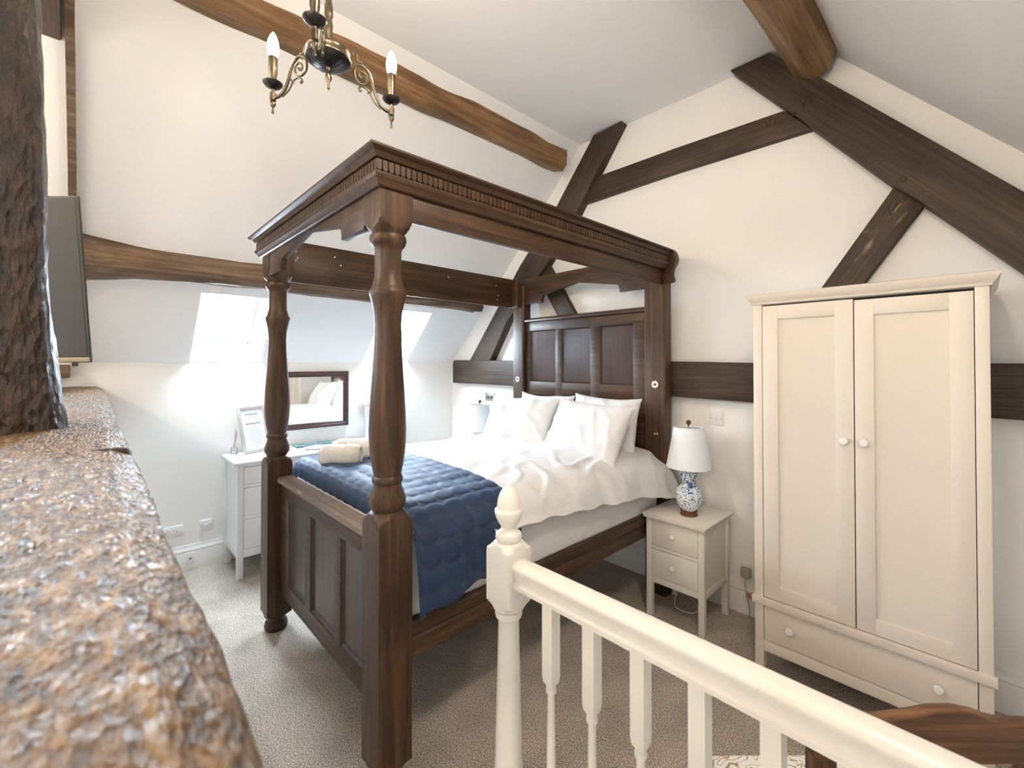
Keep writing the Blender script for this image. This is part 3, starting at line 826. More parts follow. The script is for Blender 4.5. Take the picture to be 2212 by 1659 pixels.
# quilted throw
A_ = .094; R_ = A_ / math.sqrt(2)
def quilt(u, v):
    gu, gv = round(u / A_), round(v / A_)
    d = math.hypot(u - gu * A_, v - gv * A_) / (A_ / 2)
    return max(0, 1 - d * d) ** .36, max(0, min(1, (d - 1.03) / .14))
bm = BM(); rows = []; STAR = []
ss = [-.16 + i * (.74 / 118) for i in range(119)]
RR = .06
for s in ss:
    if s < 0: dy, drop = 0, RR - s
    elif s < RR * PI / 2:
        a = s / RR; dy, drop = RR * (1 - math.cos(a)), RR * (1 - math.sin(a))
    else: dy, drop = RR + (s - RR * PI / 2), 0
    y = .912 + dy
    hz = .655 + .10 * max(0, (y - 1.0)) + .014 * math.sin(y * 23) - .03 * max(0, .97 - y) / .06
    ox = .020 + .010 * math.sin(y * 24 + .5)
    P = catmull(bed_path(y, .030, hz, .86, ox), 22)
    # arc length for the pattern
    L = 0; row = []
    for i, p in enumerate(P):
        if i: L += (p - P[i - 1]).length
        t = i / (len(P) - 1)
        q = Vector(p)
        side = max(0, min(1, (p.x + 1.60) / .09))
        h, st = quilt(L, s); h *= .0058; STAR.append(st)
        w = .010 * fbm((p.x, p.y, 2), 4, 3)
        nx, nzv = side, 1 - side
        if p.x > -1.6: pass
        h *= .25 if drop > RR * .6 else 1
        q.z += (h + w * .9) * (1 - side); q.x += (h + w) * side
        if drop > 0 and p.x < -1.58:
            k = min(1, drop / RR)
            q.z = p.z - drop * (1.0); q.y -= h * k
            q.z += (h + w) * (1 - k)
        row.append(q)
    rows.append(row)
grid(bm, rows)
nst = len(STAR)
th = solo('throw_blanket', bm, THROWM, 'navy quilted throw over the foot of the bed', 'blanket', loc=(-2.2, 1.15, .98), smooth=80)
at = th.data.attributes.new('star', 'FLOAT', 'POINT')
for i, v in enumerate(STAR): at.data[i].value = v
md = th.modifiers.new('thick', 'SOLIDIFY'); md.thickness = .008; md.offset = -1

# pillows
def pillow(label, c, w, h, t, tilt, yaw=0, roll=0, seed=0, mat=LINEN, pull=(0, 0)):
    bm = BM(); n, m = 46, 32
    def pt(i, j, s):
        u = -1 + 2 * i / n; v = -1 + 2 * j / m
        e = max(0, (1 - abs(u) ** 3.2)) ** .55 * max(0, (1 - abs(v) ** 3.2)) ** .55
        cu = 1 - .085 * (1 - abs(v) ** 2.2) * abs(u) ** 3      # edges drawn in, corners stick out
        cv = 1 - .11 * (1 - abs(u) ** 2.2) * abs(v) ** 3
        x = w / 2 * u * cu; z = h / 2 * v * cv
        y = s * t / 2 * e
        q = Vector((x, y, z))
        wr = fbm((x, s * 3 + seed, z), 4.2, 3, (seed, 0, 0)) * .017 + (max(0, .25 - abs(nz((x * .6 + z * .8, z * .4 - x * .5, seed), 7.5))) / .25) ** 1.6 * .013
        q.y += s * wr * min(1, e * 1.6)
        q.z += .012 * nz((x, seed, 0), 5) ; q.x += .010 * nz((z, seed, 4), 5)
        return q
    F = [[bm.verts.new(pt(i, j, -1)) for i in range(n + 1)] for j in range(m + 1)]
    B = [[F[j][i] if i in (0, n) or j in (0, m) else bm.verts.new(pt(i, j, 1)) for i in range(n + 1)] for j in range(m + 1)]
    for G, fl in ((F, 0), (B, 1)):
        for j in range(m):
            for i in range(n):
                q = [G[j][i], G[j][i + 1], G[j + 1][i + 1], G[j + 1][i]]
                bm.faces.new(q[::-1] if fl else q)
    o = obj('pillow', bm, mat, None, local=True, smooth=80)
    o.rotation_euler = Euler((tilt, roll, yaw)); o.location = c
    return tag(o, label, 'pillow', None)
pillow('white pillow standing at the back against the left half of the headboard', (-2.505, 2.735, 1.135), .585, .42, .14, -.22, .02, .0, seed=1)
pillow('white pillow standing at the back, its corner beside the right bed post', (-1.915, 2.735, 1.145), .585, .43, .14, -.20, .0, .02, seed=2)
pillow('white pillow leaning in front on the left, nearest the far lamp', (-2.555, 2.49, 1.135), .70, .42, .16, -.42, .08, .03, seed=3)
pillow('white pillow leaning in front on the right, overlapping its neighbour', (-1.875, 2.47, 1.135), .68, .43, .17, -.50, -.10, .03, seed=4)

# towels
def towel(label, c, w, d, h, yaw, seed, layers=2):
    bm = BM()
    n, m = 40, 36
    rows = []
    for i in range(n + 1):
        u = -1 + 2 * i / n
        sq = (1 - abs(u) ** 9) ** .22 if abs(u) < 1 else 0
        sq = max(sq, .80)
        row = []
        for k in range(m):
            th = 2 * PI * k / m
            c_, s_ = math.cos(th), math.sin(th)
            rr = 1 / (abs(c_) ** 3.2 + abs(s_) ** 3.2) ** (1 / 3.2)
            # rolled seam
            seam = 1 - .10 * math.exp(-((th - .75 * PI) / .10) ** 2) - .07 * math.exp(-((th - 1.30 * PI) / .08) ** 2)
            p = Vector((u * w / 2, rr * c_ * d / 2 * sq * seam, rr * s_ * h / 2 * sq * seam + h / 2))
            a = fbm((p.x, p.y, p.z), 9, 3, (seed, 0, 0)) * .009
            p += Vector((0, c_, s_ * .5)) * a
            p.x += .008 * nz((p.y, p.z, seed), 14) * abs(u)
            p.z -= .008 * math.exp(-((u - .15) / .08) ** 2) * max(0, s_)
            p.z = max(p.z, .001)
            row.append(p)
        rows.append(row)
    V = grid(bm, rows, closed=True)
    # spiral ends
    for end, s in ((V[0], -1), (V[-1], 1)):
        prev = end
        for q in (.82, .80, .55, .52, .28):
            cen = Vector((0, 0, h / 2)); x0 = s * w / 2
            ring = [bm.verts.new(Vector((x0 + s * (.004 if q in (.80, .52) else -.004), (v.co.y) * q, (v.co.z - h / 2) * q + h / 2))) for v in end]
            for k in range(m):
                f = [prev[k], prev[(k + 1) % m], ring[(k + 1) % m], ring[k]]
                bm.faces.new(f)
            prev = ring
        bm.faces.new(prev)
    o = obj('towel', bm, TOWEL, None, local=True, smooth=70)
    o.location = c; o.rotation_euler = (0, 0, yaw)
    return tag(o, label, 'towel', None)
yw = math.radians(46)
towel('large rolled cream towel lying behind the smaller one on the throw', (-2.595, 1.235, 1.014), .40, .135, .118, yw, 1)
towel('small folded cream towel in front on the navy throw', (-2.53, 1.045, 1.016), .225, .105, .112, yw, 5)

# ------------------------------------------------------------------ furniture
def knob(bm, c, axis, s=1, r=.017, ln=.026):
    """turned knob pointing along s*axis"""
    P = [(.007, 0), (.007, .008), (.012, .011), (r, .016), (r, .021), (r * .8, ln), (.003, ln + .001)]
    lathe(bm, [(a, s * b) for a, b in P], c, 20, axis=axis)

# wardrobe (front faces -Y)
WX0, WX1, WY0, WY1 = -.805, .024, 2.47, 2.985
W = thing('wardrobe', 'tall cream two-door wardrobe with a drawer at the bottom', 'wardrobe', ((WX0 + WX1) / 2, 2.73, 0))
bm = BM()
for x in (WX0, WX1 - .040):
    box(bm, (x, WY0, 0), (x + .040, WY0 + .045, 1.895), .0015)
    box(bm, (x, WY1 - .045, 0), (x + .040, WY1, 1.895), .0015)
    box(bm, (x + .006, WY0 + .04, .13), (x + .034, WY1 - .04, 1.89))
box(bm, (WX0 + .03, WY1 - .03, .13), (WX1 - .03, WY1 - .018, 1.89))
box(bm, (WX0 + .03, WY0 + .02, 1.84), (WX1 - .03, WY1 - .02, 1.895))
box(bm, (WX0 + .03, WY0 + .02, .150), (WX1 - .03, WY1 - .02, .165))
box(bm, (WX0 + .039, WY0 + .004, .150), (WX1 - .039, WY0 + .026, .203), .0015)
carc = obj('carcass', bm, CREAML, W, smooth=25)
bm = BM(); box(bm, (WX0 - .010, WY0 - .014, .383), (WX1 + .010, WY0 + .02, .418), .003); obj('mid_rail', bm, CREAML, W, smooth=25)
bm = BM()
rows = []
for d, z in ((0, 1.893), (.006, 1.893), (.010, 1.904), (.014, 1.908), (.030, 1.934), (.031, 1.942), (.020, 1.945), (0, 1.945)):
    rows.append([Vector((WX0 - d, WY1, z)), Vector((WX0 - d, WY0 - d, z)), Vector((WX1 + d, WY0 - d, z)), Vector((WX1 + d, WY1, z))])
grid(bm, rows); quad(bm, (WX0, WY0, 1.945), (WX1, WY0, 1.945), (WX1, WY1, 1.945), (WX0, WY1, 1.945)); quad(bm, (WX0, WY0, 1.893), (WX1, WY0, 1.893), (WX1, WY1, 1.893), (WX0, WY1, 1.893))
obj('crown', bm, CREAML, W, smooth=25)
bm = BM(); box(bm, (WX0 + .041, WY0 + .018, .205), (WX1 - .041, WY0 + .022, 1.89)); obj('dark_interior', bm, GAP, carc, smooth=0)
def door(x0, x1, z0, z1, kx):
    st = .068; y = WY0 + .002; th = .018
    bm = BM()
    box(bm, (x0, y, z0), (x0 + st, y + th, z1), .0012); box(bm, (x1 - st, y, z0), (x1, y + th, z1), .0012)
    box(bm, (x0 + st - .0005, y + .0004, z1 - st), (x1 - st + .0005, y + th, z1), .0012); box(bm, (x0 + st - .0005, y + .0004, z0), (x1 - st + .0005, y + th, z0 + st), .0012)
    box(bm, (x0 + st - .004, y + .009, z0 + st - .004), (x1 - st + .004, y + .014, z1 - st + .004))
    d = obj('door', bm, CREAML, W, smooth=25)
    bm = BM(); knob(bm, (kx, y, 1.247), 1, -1); k = obj('knob', bm, KNOBW, d, smooth=40)
    return d
gx = -.391
door(WX0 + .0425, gx - .002, .421, 1.884, gx - .036)
door(gx + .002, WX1 - .0425, .421, 1.878, gx + .036)
bm = BM(); box(bm, (WX0 + .0425, WY0 + .004, .206), (WX1 - .0425, WY0 + .022, .380), .0012); dr_ = obj('drawer', bm, CREAML, W, smooth=25)
for x in (WX0 + .155, WX1 - .152):
    bm = BM(); knob(bm, (x, WY0 + .004, .298), 1, -1); obj('knob', bm, KNOBW, dr_, smooth=40)
# scuff on the right door stile
bm = BM(); pts = [Vector((-.075 + .016 * math.sin(t * PI * .9), WY0 + .0015, 1.235 - .115 * t)) for t in [i / 8 for i in range(9)]] + [Vector((-.085, WY0 + .0015, 1.113))]
tube(bm, pts, lambda t: .0011, 4, 2); obj('scuff_mark', bm, KNOBW, W)

# bedside tables
def bedside(x0, label):
    x1 = x0 + .369;  y0, y1 = 2.590, 2.965; T = .648
    B = thing('bedside_table', label, 'bedside table', ((x0 + x1) / 2, 2.78, 0), group='bedside tables')
    bm = BM()
    prism(bm, [(x0 - .004, T - .028), (x0 - .007, T - .014), (x0 - .012, T - .008), (x0 - .012, T), (x1 + .026, T), (x1 + .026, T - .008), (x1 + .018, T - .014), (x1 + .012, T - .028)], 1, y0 - .026, y1 + .012, .002)
    obj('top', bm, BEDSW, B, smooth=30)
    for (x, s) in ((x0, 1), (x1 - .036, -1)):
        for y in (y0, y1 - .036):
            bm = BM(); box(bm, (x, y, 0), (x + .036, y + .036, T - .028), .0015); obj('leg', bm, BEDSW, B, smooth=25)
    bm = BM()
    box(bm, (x0 + .006, y0 + .03, .213), (x0 + .020, y1 - .03, T - .028)); box(bm, (x1 - .020, y0 + .03, .213), (x1 - .006, y1 - .03, T - .028))
    box(bm, (x0 + .01, y1 - .02, .213), (x1 - .01, y1 - .008, T - .028))
    for x in (x0 + .003, x1 - .017): box(bm, (x, y0 + .03, .213), (x + .014, y1 - .03, .252), .001)
    box(bm, (x0 + .034, y0 + .003, .213), (x1 - .034, y0 + .02, .250), .001); box(bm, (x0 + .034, y0 + .003, .425), (x1 - .034, y0 + .02, .445), .001)
    box(bm, (x0 + .034, y0 + .003, .610), (x1 - .034, y0 + .02, T - .027), .001)
    box(bm, (x0 + .01, y0 + .02, .215), (x1 - .01, y1 - .02, .225))
    obj('case', bm, BEDSW, B, smooth=25)
    for (z0, z1) in ((.2525, .4225), (.4475, .6085)):
        bm = BM(); box(bm, (x0 + .038, y0 + .002, z0), (x1 - .038, y0 + .02, z1), .0012); d = obj('drawer', bm, BEDSW, B, smooth=25)
        bm = BM(); knob(bm, ((x0 + x1) / 2 - .006, y0 + .002, (z0 + z1) / 2 + .004), 1, -1, .015, .024); obj('knob', bm, KNOBW, d, smooth=40)
    return B
bedside(-1.484, 'cream two-drawer bedside table between the bed and the wardrobe')
bedside(-3.545, 'cream two-drawer bedside table in the corner on the far side of the bed')

# lamps
def lamp(x, y, label):
    z = .648
    Lm = thing('table_lamp', label, 'lamp', (x, y, z), group='bedside lamps')
    bm = BM(); lathe(bm, [(.001, 0), (.046, 0), (.052, .004), (.052, .010), (.047, .014), (.047, .022), (.050, .026), (.050, .030), (.001, .032)], (x, y, z), 40, caps=False); o = obj('base', bm, DARKB, Lm); o['label'] = 'dark turned wooden foot'
    bm = BM(); lathe(bm, [(.001, .03), (.040, .031), (.043, .036), (.060, .055), (.074, .082), (.080, .110), (.078, .138), (.066, .166), (.048, .184), (.038, .194), (.037, .202), (.044, .215), (.052, .232), (.054, .252), (.050, .274), (.040, .294), (.028, .306), (.001, .308)], (x, y, z), 48, caps=False); o = obj('double_gourd_body', bm, PORC, Lm, smooth=60)
    bm = BM(); lathe(bm, [(.008, .306), (.008, .345), (.013, .347), (.013, .375), (.002, .378)], (x, y, z), 16); tube(bm, [Vector((x, y, z + .37)), Vector((x, y, z + .553))], .002, 6, 0)
    for k in range(3):
        a = 2 * PI * k / 3; tube(bm, [Vector((x, y, z + .545)), Vector((x + .084 * math.cos(a), y + .084 * math.sin(a), z + .545))], .0015, 5, 0)
    obj('fitting', bm, GOLD, Lm)
    bm = BM(); lathe(bm, [(.134, .298), (.088, .548), (.0865, .548), (.1325, .298), (.134, .298)], (x, y, z), 56, caps=False); o = obj('lamp_shade', bm, SHADE_M, Lm, smooth=60)
    bm = BM(); lathe(bm, [(.003, .552), (.004, .560), (.012, .566), (.0155, .577), (.012, .588), (.001, .592)], (x, y, z), 20); o = obj('finial', bm, DARKB, Lm, smooth=60); o['label'] = 'round dark wooden finial'
    return Lm
lamp(-1.265, 2.722, 'blue and white gourd lamp on the bedside table next to the wardrobe')
lamp(-3.325, 2.722, 'blue and white lamp in the far corner, half hidden by pillows')

# chest of drawers / dressing chest along the eaves wall
CX0, CX1, CY0, CY1, CT = -4.195, -3.770, .790, 2.085, .862
Ch = thing('chest_of_drawers', 'white chest of drawers under the mirror', 'chest', (-3.98, 1.44, 0))
bm = BM(); prism(bm, [(CX0, CT - .024), (CX0, CT), (CX1 + .026, CT), (CX1 + .026, CT - .010), (CX1 + .014, CT - .024)], 1, CY0 - .024, CY1 + .024, .002); obj('top', bm, CHESTW, Ch, smooth=30)
for y in (CY0, 1.178, CY1 - .040):
    for x in ((CX0, CX1 - .040) if y != 1.178 else (CX1 - .040,)):
        bm = BM(); box(bm, (x, y, 0 if y != 1.178 else .15), (x + .040, y + .040, CT - .024), .0015); obj('leg', bm, CHESTW, Ch, smooth=25)
bm = BM()
for y in (CY0 + .007, CY1 - .021): box(bm, (CX0 + .03, y, .16), (CX1 - .03, y + .014, CT - .024))
for y in (CY0 + .003, CY1 - .02): box(bm, (CX0 + .03, y, .145), (CX1 - .03, y + .017, .20), .001); 
for y in (CY0 + .003, CY1 - .02): box(bm, (CX0 + .03, y, CT - .06), (CX1 - .03, y + .017, CT - .024), .001)
box(bm, (CX0 + .004, CY0 + .02, .16), (CX0 + .016, CY1 - .02, CT - .024))
zz = [(.213, .432), (.459, .663), (.688, .818)]
for (ya, yb) in ((CY0 + .04, 1.178), (1.218, CY1 - .04)):
    for z0, z1 in ((.152, .2105), (.4345, .4565), (.6655, .6855), (.8205, CT - .023)): box(bm, (CX1 - .022, ya - .002, z0), (CX1 - .003, yb + .002, z1), .001)
box(bm, (CX0 + .02, CY0 + .02, .165), (CX1 - .02, CY1 - .02, .175))
obj('case', bm, CHESTW, Ch, smooth=25)
bm = BM(); box(bm, (CX1 - .026, CY0 + .042, .2), (CX1 - .024, CY1 - .042, .83)); obj('dark_interior', bm, GAP, Ch, smooth=0)
for (ya, yb) in ((CY0 + .0425, 1.1755), (1.2205, CY1 - .0425)):
    for z0, z1 in zz:
        bm = BM(); box(bm, (CX1 - .021, ya, z0), (CX1 - .002, yb, z1), .0012); d = obj('drawer', bm, CHESTW, Ch, smooth=25)
        for f in ((.5,) if yb - ya < .5 else (.25, .75)):
            bm = BM(); knob(bm, (CX1 - .002, ya + (yb - ya) * f, (z0 + z1) / 2), 0, 1, .016); obj('knob', bm, KNOBW, d, smooth=40)

# framed notice leaning on its strut
def frame_thing(name, label, loc, yaw, lean, w, h, mat, strut=True, lines=True):
    F_ = thing(name, label, 'frame', loc, (0, 0, yaw))
    M = Matrix.Rotation(-lean, 4, 'X')       # local: x along width, faces -Y, leans back to +Y
    def put(bm): 
        for v in bm.verts: v.co = M @ v.co
        return bm
    b_, t_ = .024, .016
    bm = BM()
    for q in (((0, 0, 0), (b_, t_, h)), ((w - b_, 0, 0), (w, t_, h)), ((b_ - .001, 0, 0), (w - b_ + .001, t_, b_)), ((b_ - .001, 0, h - b_), (w - b_ + .001, t_, h))): box(bm, q[0], q[1], .003)
    obj('moulding', put(bm), mat, F_, local=True, smooth=30)
    bm = BM(); box(bm, (b_ - .002, .007, b_ - .002), (w - b_ + .002, .010, h - b_ + .002)); pg = obj('printed_sheet', put(bm), PAPER, F_, local=True, smooth=0)
    bm = BM(); box(bm, (.004, .0105, .004), (w - .004, .0155, h - .004)); obj('backing', put(bm), EASEL, F_, local=True, smooth=0)
    if lines:
        rnd = random.Random(4)
        bm = BM(); bd = BM(); be = BM()
        def line(tgt, cx, z, ln, ht, word):
            x = cx - ln / 2
            while x < cx + ln / 2:
                wd = min(word * rnd.uniform(.5, 1.5), cx + ln / 2 - x)
                if wd > .001: quad(tgt, (x, .0066, z), (x + wd, .0066, z), (x + wd, .0066, z + ht), (x, .0066, z + ht))
                x += wd + word * .28
        c = w / 2
        line(bd, c, h - .072, w * .46, .0085, .018); line(be, c, h - .150, w * .54, .0085, .016); line(bm, c, h - .168, w * .30, .003, .01)
        z = h - .19
        while z > b_ + .03:
            line(bm, c, z, w * rnd.uniform(.28, .56), .0026, .009); z -= .0115
        line(bm, c, b_ + .018, w * .5, .0024, .009)
        obj('text_lines', put(bm), INK, pg, local=True, smooth=0, recalc=False); obj('heading', put(bd), INKD, pg, local=True, smooth=0, recalc=False); obj('heading', put(be), INKD, pg, local=True, smooth=0, recalc=False)
    if strut:
        bm = BM(); ang = lean
        # card easel from the back of the frame to the table
        top = M @ Vector((w / 2, .016, h * .46)); foot = Vector((0, 0, 0))
        ty = top.y + .085
        P = [(top.x - .0015, top.y, top.z), (top.x - .0015, top.y - .028, top.z * .35), (top.x - .0015, ty - .065, .0), (top.x - .0015, ty, 0.0), (top.x - .0015, ty + .002, .060)]
        a = [bm.verts.new(p) for p in P]; b = [bm.verts.new((p[0] + .003, p[1], p[2])) for p in P]
        bm.faces.new(a); bm.faces.new(b[::-1])
        for i in range(len(P)): bm.faces.new([a[i], a[(i + 1) % 5], b[(i + 1) % 5], b[i]])
        obj('easel_strut', bm, EASEL, F_, local=True, smooth=0)
    return F_
frame_thing('picture_frame', 'champagne framed notice leaning on the white chest beside the bed post', (-4.045, .896, CT + .004), math.radians(112.5), math.radians(15), .235, .385, FRAMEM)
frame_thing('picture_frame', 'silver frame at the far end of the white chest, behind the bed post', (-4.10, 1.935, CT + .004), math.radians(80), math.radians(8), .20, .30, FRAMES, lines=False)

# reed diffuser
D = thing('reed_diffuser', 'small glass reed diffuser at the corner of the white chest', 'diffuser', (-4.135, .842, CT))
bm = BM(); lathe(bm, [(.001, 0), (.021, 0), (.022, .003), (.022, .045), (.020, .052), (.009, .060), (.009, .074), (.011, .076), (.011, .080), (.007, .080)], (-4.135, .842, CT), 24, caps=False); obj('bottle', bm, CLEAR, D, smooth=45)
bm = BM(); lathe(bm, [(.001, .003), (.0195, .003), (.0195, .022), (.001, .022)], (-4.135, .842, CT), 24, caps=False); obj('oil', bm, plain('diffuser_oil', (.55, .64, .70), rough=.1), D)
for i, (a, b) in enumerate(((.012, .004), (.004, .012), (-.006, .006), (.010, .018), (.016, .012))):
    bm = BM(); tube(bm, [Vector((-4.135 - a * .3, .842 - b * .3, CT + .006)), Vector((-4.135 + a, .842 + b, CT + .205 - i * .006))], .0014, 5, 0); obj('reed', bm, REED, D)

# things lying on the chest
bm = BM(); box(bm, (-4.18, 1.29, CT + .0005), (-4.045, 1.80, CT + .014), .003); o = solo('wrapped_book', bm, LEAFY, 'flat green leaf-patterned book at the back of the white chest', 'book', loc=(-4.11, 1.55, CT))
T = thing('tray', 'small pale tray in front of the leaf-patterned book', 'tray', (-3.93, 1.47, CT))
bm = BM()
pr = [(.001, .0008), (.075, .0008), (.086, .012), (.090, .012), (.079, .004), (.001, .004)]
V0 = len(bm.verts); lathe(bm, pr, (-3.945, 1.43, CT), 40, caps=False)
for v in bm.verts: v.co.y = 1.43 + (v.co.y - 1.43) * 1.35
obj('dish', bm, CHESTW, T, smooth=40)
bm = BM(); box(bm, (-3.99, 1.36, CT + .005), (-3.91, 1.50, CT + .011), .001); obj('leaflet', bm, LEAFY2, T)

# mirror
Mi_ = thing('wall_mirror', 'dark wood framed mirror on the low wall above the white chest', 'mirror', (XL, 1.46, 1.26))
my0, my1, mz0, mz1 = 1.110, 1.812, .998, 1.517
bm = BM(); rows = []
for ins, d in ((0, .001), (0, .018), (.006, .024), (.022, .022), (.030, .016), (.042, .018), (.048, .013), (.052, .008)):
    rows.append([Vector((XL + d, my0 + ins, mz0 + ins)), Vector((XL + d, my1 - ins, mz0 + ins)), Vector((XL + d, my1 - ins, mz1 - ins)), Vector((XL + d, my0 + ins, mz1 - ins))])
grid(bm, rows, closed=True); obj('frame', bm, MIRFR, Mi_, smooth=22)
bm = BM(); quad(bm, (XL + .010, my0 + .045, mz0 + .045), (XL + .010, my1 - .045, mz0 + .045), (XL + .010, my1 - .045, mz1 - .045), (XL + .010, my0 + .045, mz1 - .045)); obj('mirror_plate', bm, MIRROR, Mi_, smooth=0)

# ------------------------------------------------------------------ sockets and switches
def plate(name, label, cat, wall, c, w, h, kind, mat=PLASTIC):
    """wall 'L' (faces +X) or 'B' (faces -Y); c = (along, z)"""
    def P(a, d, z): return Vector((XL + d, c[0] + a, c[1] + z)) if wall == 'L' else Vector((c[0] + a, YB - d, c[1] + z))
    def bx(bm, a0, a1, d0, d1, z0, z1, bev=0): 
        p, q = P(a0, d0, z0), P(a1, d1, z1); box(bm, p, q, bev)
    root = thing(name, label, cat, P(0, 0, 0))
    bm = BM(); bx(bm, -w / 2, w / 2, 0, .010, -h / 2, h / 2, .003); obj('faceplate', bm, mat, root, smooth=30)
    if kind == 'double':
        for s in (-1, 1):
            bm = BM(); bx(bm, s * .034 - .003, s * .034 + .003, .009, .0108, -.008, .004); bx(bm, s * .034 - .014, s * .034 - .007, .009, .0108, -.024, -.020); bx(bm, s * .034 + .007, s * .034 + .014, .009, .0108, -.024, -.020)
            obj('pin_holes', bm, GREYPL, root, smooth=0)
            bm = BM(); bx(bm, s * .012 - .005, s * .012 + .005, .009, .014, .012, .028, .001); obj('rocker_switch', bm, KNOBW, root)
    if kind == 'fused':
        bm = BM(); bx(bm, -.013, .013, .009, .014, -.005, .010, .001); obj('rocker_switch', bm, KNOBW, root)
        for s in (-1, 1):
            bm = BM(); bx(bm, s * .031 - .003, s * .031 + .003, .009, .0108, -.003, .003); obj('screw_head', bm, GREYPL, root, smooth=0)
    if kind == 'switch':
        bm = BM(); bx(bm, -.006, .006, .009, .015, -.012, .012, .0015); obj('rocker_switch', bm, KNOBW, root)
        for s in (-1, 1):
            bm = BM(); bx(bm, s * .030 - .003, s * .030 + .003, .009, .0108, -.003, .003); obj('screw_head', bm, GREYPL, root, smooth=0)
    if kind == 'dimmer':
        for s in (-1, 1):
            bm = BM(); q = P(s * .026, .010, -.006)
            lathe(bm, [(.014, 0), (.0135, -.016), (.010, -.018)], q, 20, axis=1) if wall == 'B' else None
            obj('dimmer_knob', bm, GREYPL, root)
    if kind == 'phone':
        bm = BM(); bx(bm, -.008, .008, .009, .0112, -.010, .002); obj('jack_hole', bm, GREYPL, root, smooth=0)
    return root
plate('power_socket', 'white double wall socket near the tie beam, above the skirting', 'socket', 'L', (.452, .312), .146, .086, 'double')
plate('fused_switch', 'white switch plate low on the wall beside the white chest', 'switch', 'L', (.670, .315), .086, .086, 'fused')
plate('power_socket', 'white wall socket to the right of the mirror', 'socket', 'L', (1.995, 1.178), .146, .086, 'double')
plate('light_switch', 'white light switch on the wall above the lamp by the wardrobe', 'switch', 'B', (-1.222, 1.226), .086, .086, 'switch')
plate('dimmer_switch', 'grey metal double dimmer switch above the far lamp', 'switch', 'B', (-3.552, 1.243), .146, .088, 'dimmer', METAL)
PH = plate('phone_socket', 'small telephone socket on the left skirting board', 'socket', 'L', (.567, .095), .046, .078, 'phone')
PH.location.x += .0205
ST = plate('power_socket', 'white wall socket low beside the wardrobe, with a plug in it', 'socket', 'B', (-1.03, .272), .086, .086, 'none')
PL = thing('plug', 'grey plug adapter and flex in the socket beside the wardrobe', 'plug', (-1.035, YB - .012, .268))
bm = BM(); box(bm, (-1.063, YB - .052, .240), (-1.007, YB - .0105, .300), .010, 4); obj('plug_body', bm, plain('smoky_plastic', (.34, .31, .26), rough=.25), PL)
bm = BM(); tube(bm, [Vector(p) for p in ((-1.035, 3.010, .242), (-1.035, 3.006, .20), (-1.028, 3.008, .13), (-1.012, 3.012, .06), (-1.015, 3.000, .012), (-1.06, 2.985, .006), (-1.16, 2.90, .006), (-1.22, 2.86, .006), (-1.32, 2.90, .006), (-1.36, 2.93, .05), (-1.33, 2.975, .30))], .0028, 8, 8); obj('flex', bm, plain('grey_flex', (.42, .39, .35), rough=.5), PL)
bm = BM(); box(bm, (-1.024, 3.004, .118), (-1.000, 3.006, .150)); o = obj('flex_label', bm, RED, PL, smooth=0); o['label'] = 'small red tag'
bm = BM(); tube(bm, [Vector(p) for p in ((-1.43, 2.95, .30), (-1.425, 2.90, .10), (-1.40, 2.80, .012), (-1.33, 2.77, .006), (-1.27, 2.80, .006), (-1.28, 2.88, .006), (-1.38, 2.97, .006), (-1.46, 2.985, .006), (-1.60, 2.99, .006))], .003, 8, 8)
solo('lamp_cable', bm, PLASTIC, 'loop of white cable on the carpet under the bedside table', 'cable')

# ------------------------------------------------------------------ balustrade
RY = .9175; NX = -.983
BR = thing('balustrade', 'white painted newel post, handrail and spindles in the foreground', 'railing', (NX, RY, 0))
bm = BM()
np_ = [(.001, 0), (.09, 0), (.09, .30), (.055, .335), (.042, .345), (.0425, .40), (.041, .42), (.036, .62), (.0325, .76), (.031, .832), (.033, .836), (.039, .841), (.0415, .850), (.039, .860), (.034, .864), (.046, .868), (.068, .890), (.09, .91), (.09, 1.030), (.066, 1.046), (.046, 1.060), (.036, 1.066), (.0385, 1.070), (.0405, 1.078), (.038, 1.088), (.031, 1.094), (.026, 1.098), (.0225, 1.106), (.026, 1.114)]
lathe(bm, np_, (NX, RY, 0), 64, clamp=.0475, caps=False); nwl = obj('newel_post', bm, RAILW, BR, smooth=32)
bm = BM(); lathe(bm, [(.022, 1.108), (.032, 1.122), (.039, 1.137), (.0425, 1.150), (.0425, 1.158), (.040, 1.161), (.0355, 1.162), (.0355, 1.170), (.033, 1.188), (.027, 1.207), (.018, 1.220), (.008, 1.2265), (.001, 1.228)], (NX, RY, 0), 48, caps=False); obj('acorn_finial', bm, RAILW, nwl, smooth=45)
hr = [(-.030, .948), (-.030, .958), (-.024, .963), (-.021, .972), (-.022, .983), (-.029, .994), (-.033, 1.003), (-.030, 1.012), (-.020, 1.019), (0, 1.0225)]
hr = hr + [(-a, b) for a, b in hr[-2::-1]]
bm = BM(); rows = []
for x in (NX + .03, XR): rows.append([Vector((x, RY + a, b)) for a, b in hr])
V = grid(bm, rows, closed=True); bm.faces.new(V[0][::-1]); bm.faces.new(V[1]); obj('handrail', bm, RAILW, BR, smooth=50)
sp = [(.001, .0), (.03, .0), (.03, .20), (.022, .215), (.014, .222), (.0145, .25), (.0165, .30), (.0155, .38), (.0125, .50), (.0105, .62), (.0098, .695), (.0105, .700), (.0145, .703), (.0145, .712), (.0105, .716), (.014, .722), (.022, .731), (.03, .745), (.03, .95), (.001, .95)]
bm = BM(); lathe(bm, sp, (0, 0, 0), 40, clamp=.0175, caps=False); s0 = obj('spindle', bm, RAILW, BR, local=True, smooth=32)
s0.location = (-.8135 - NX, 0, 0)
for i in range(1, 14):
    c = s0.copy(); COL.objects.link(c); c.location = (-.8135 + .1362 * i - NX, 0, 0)
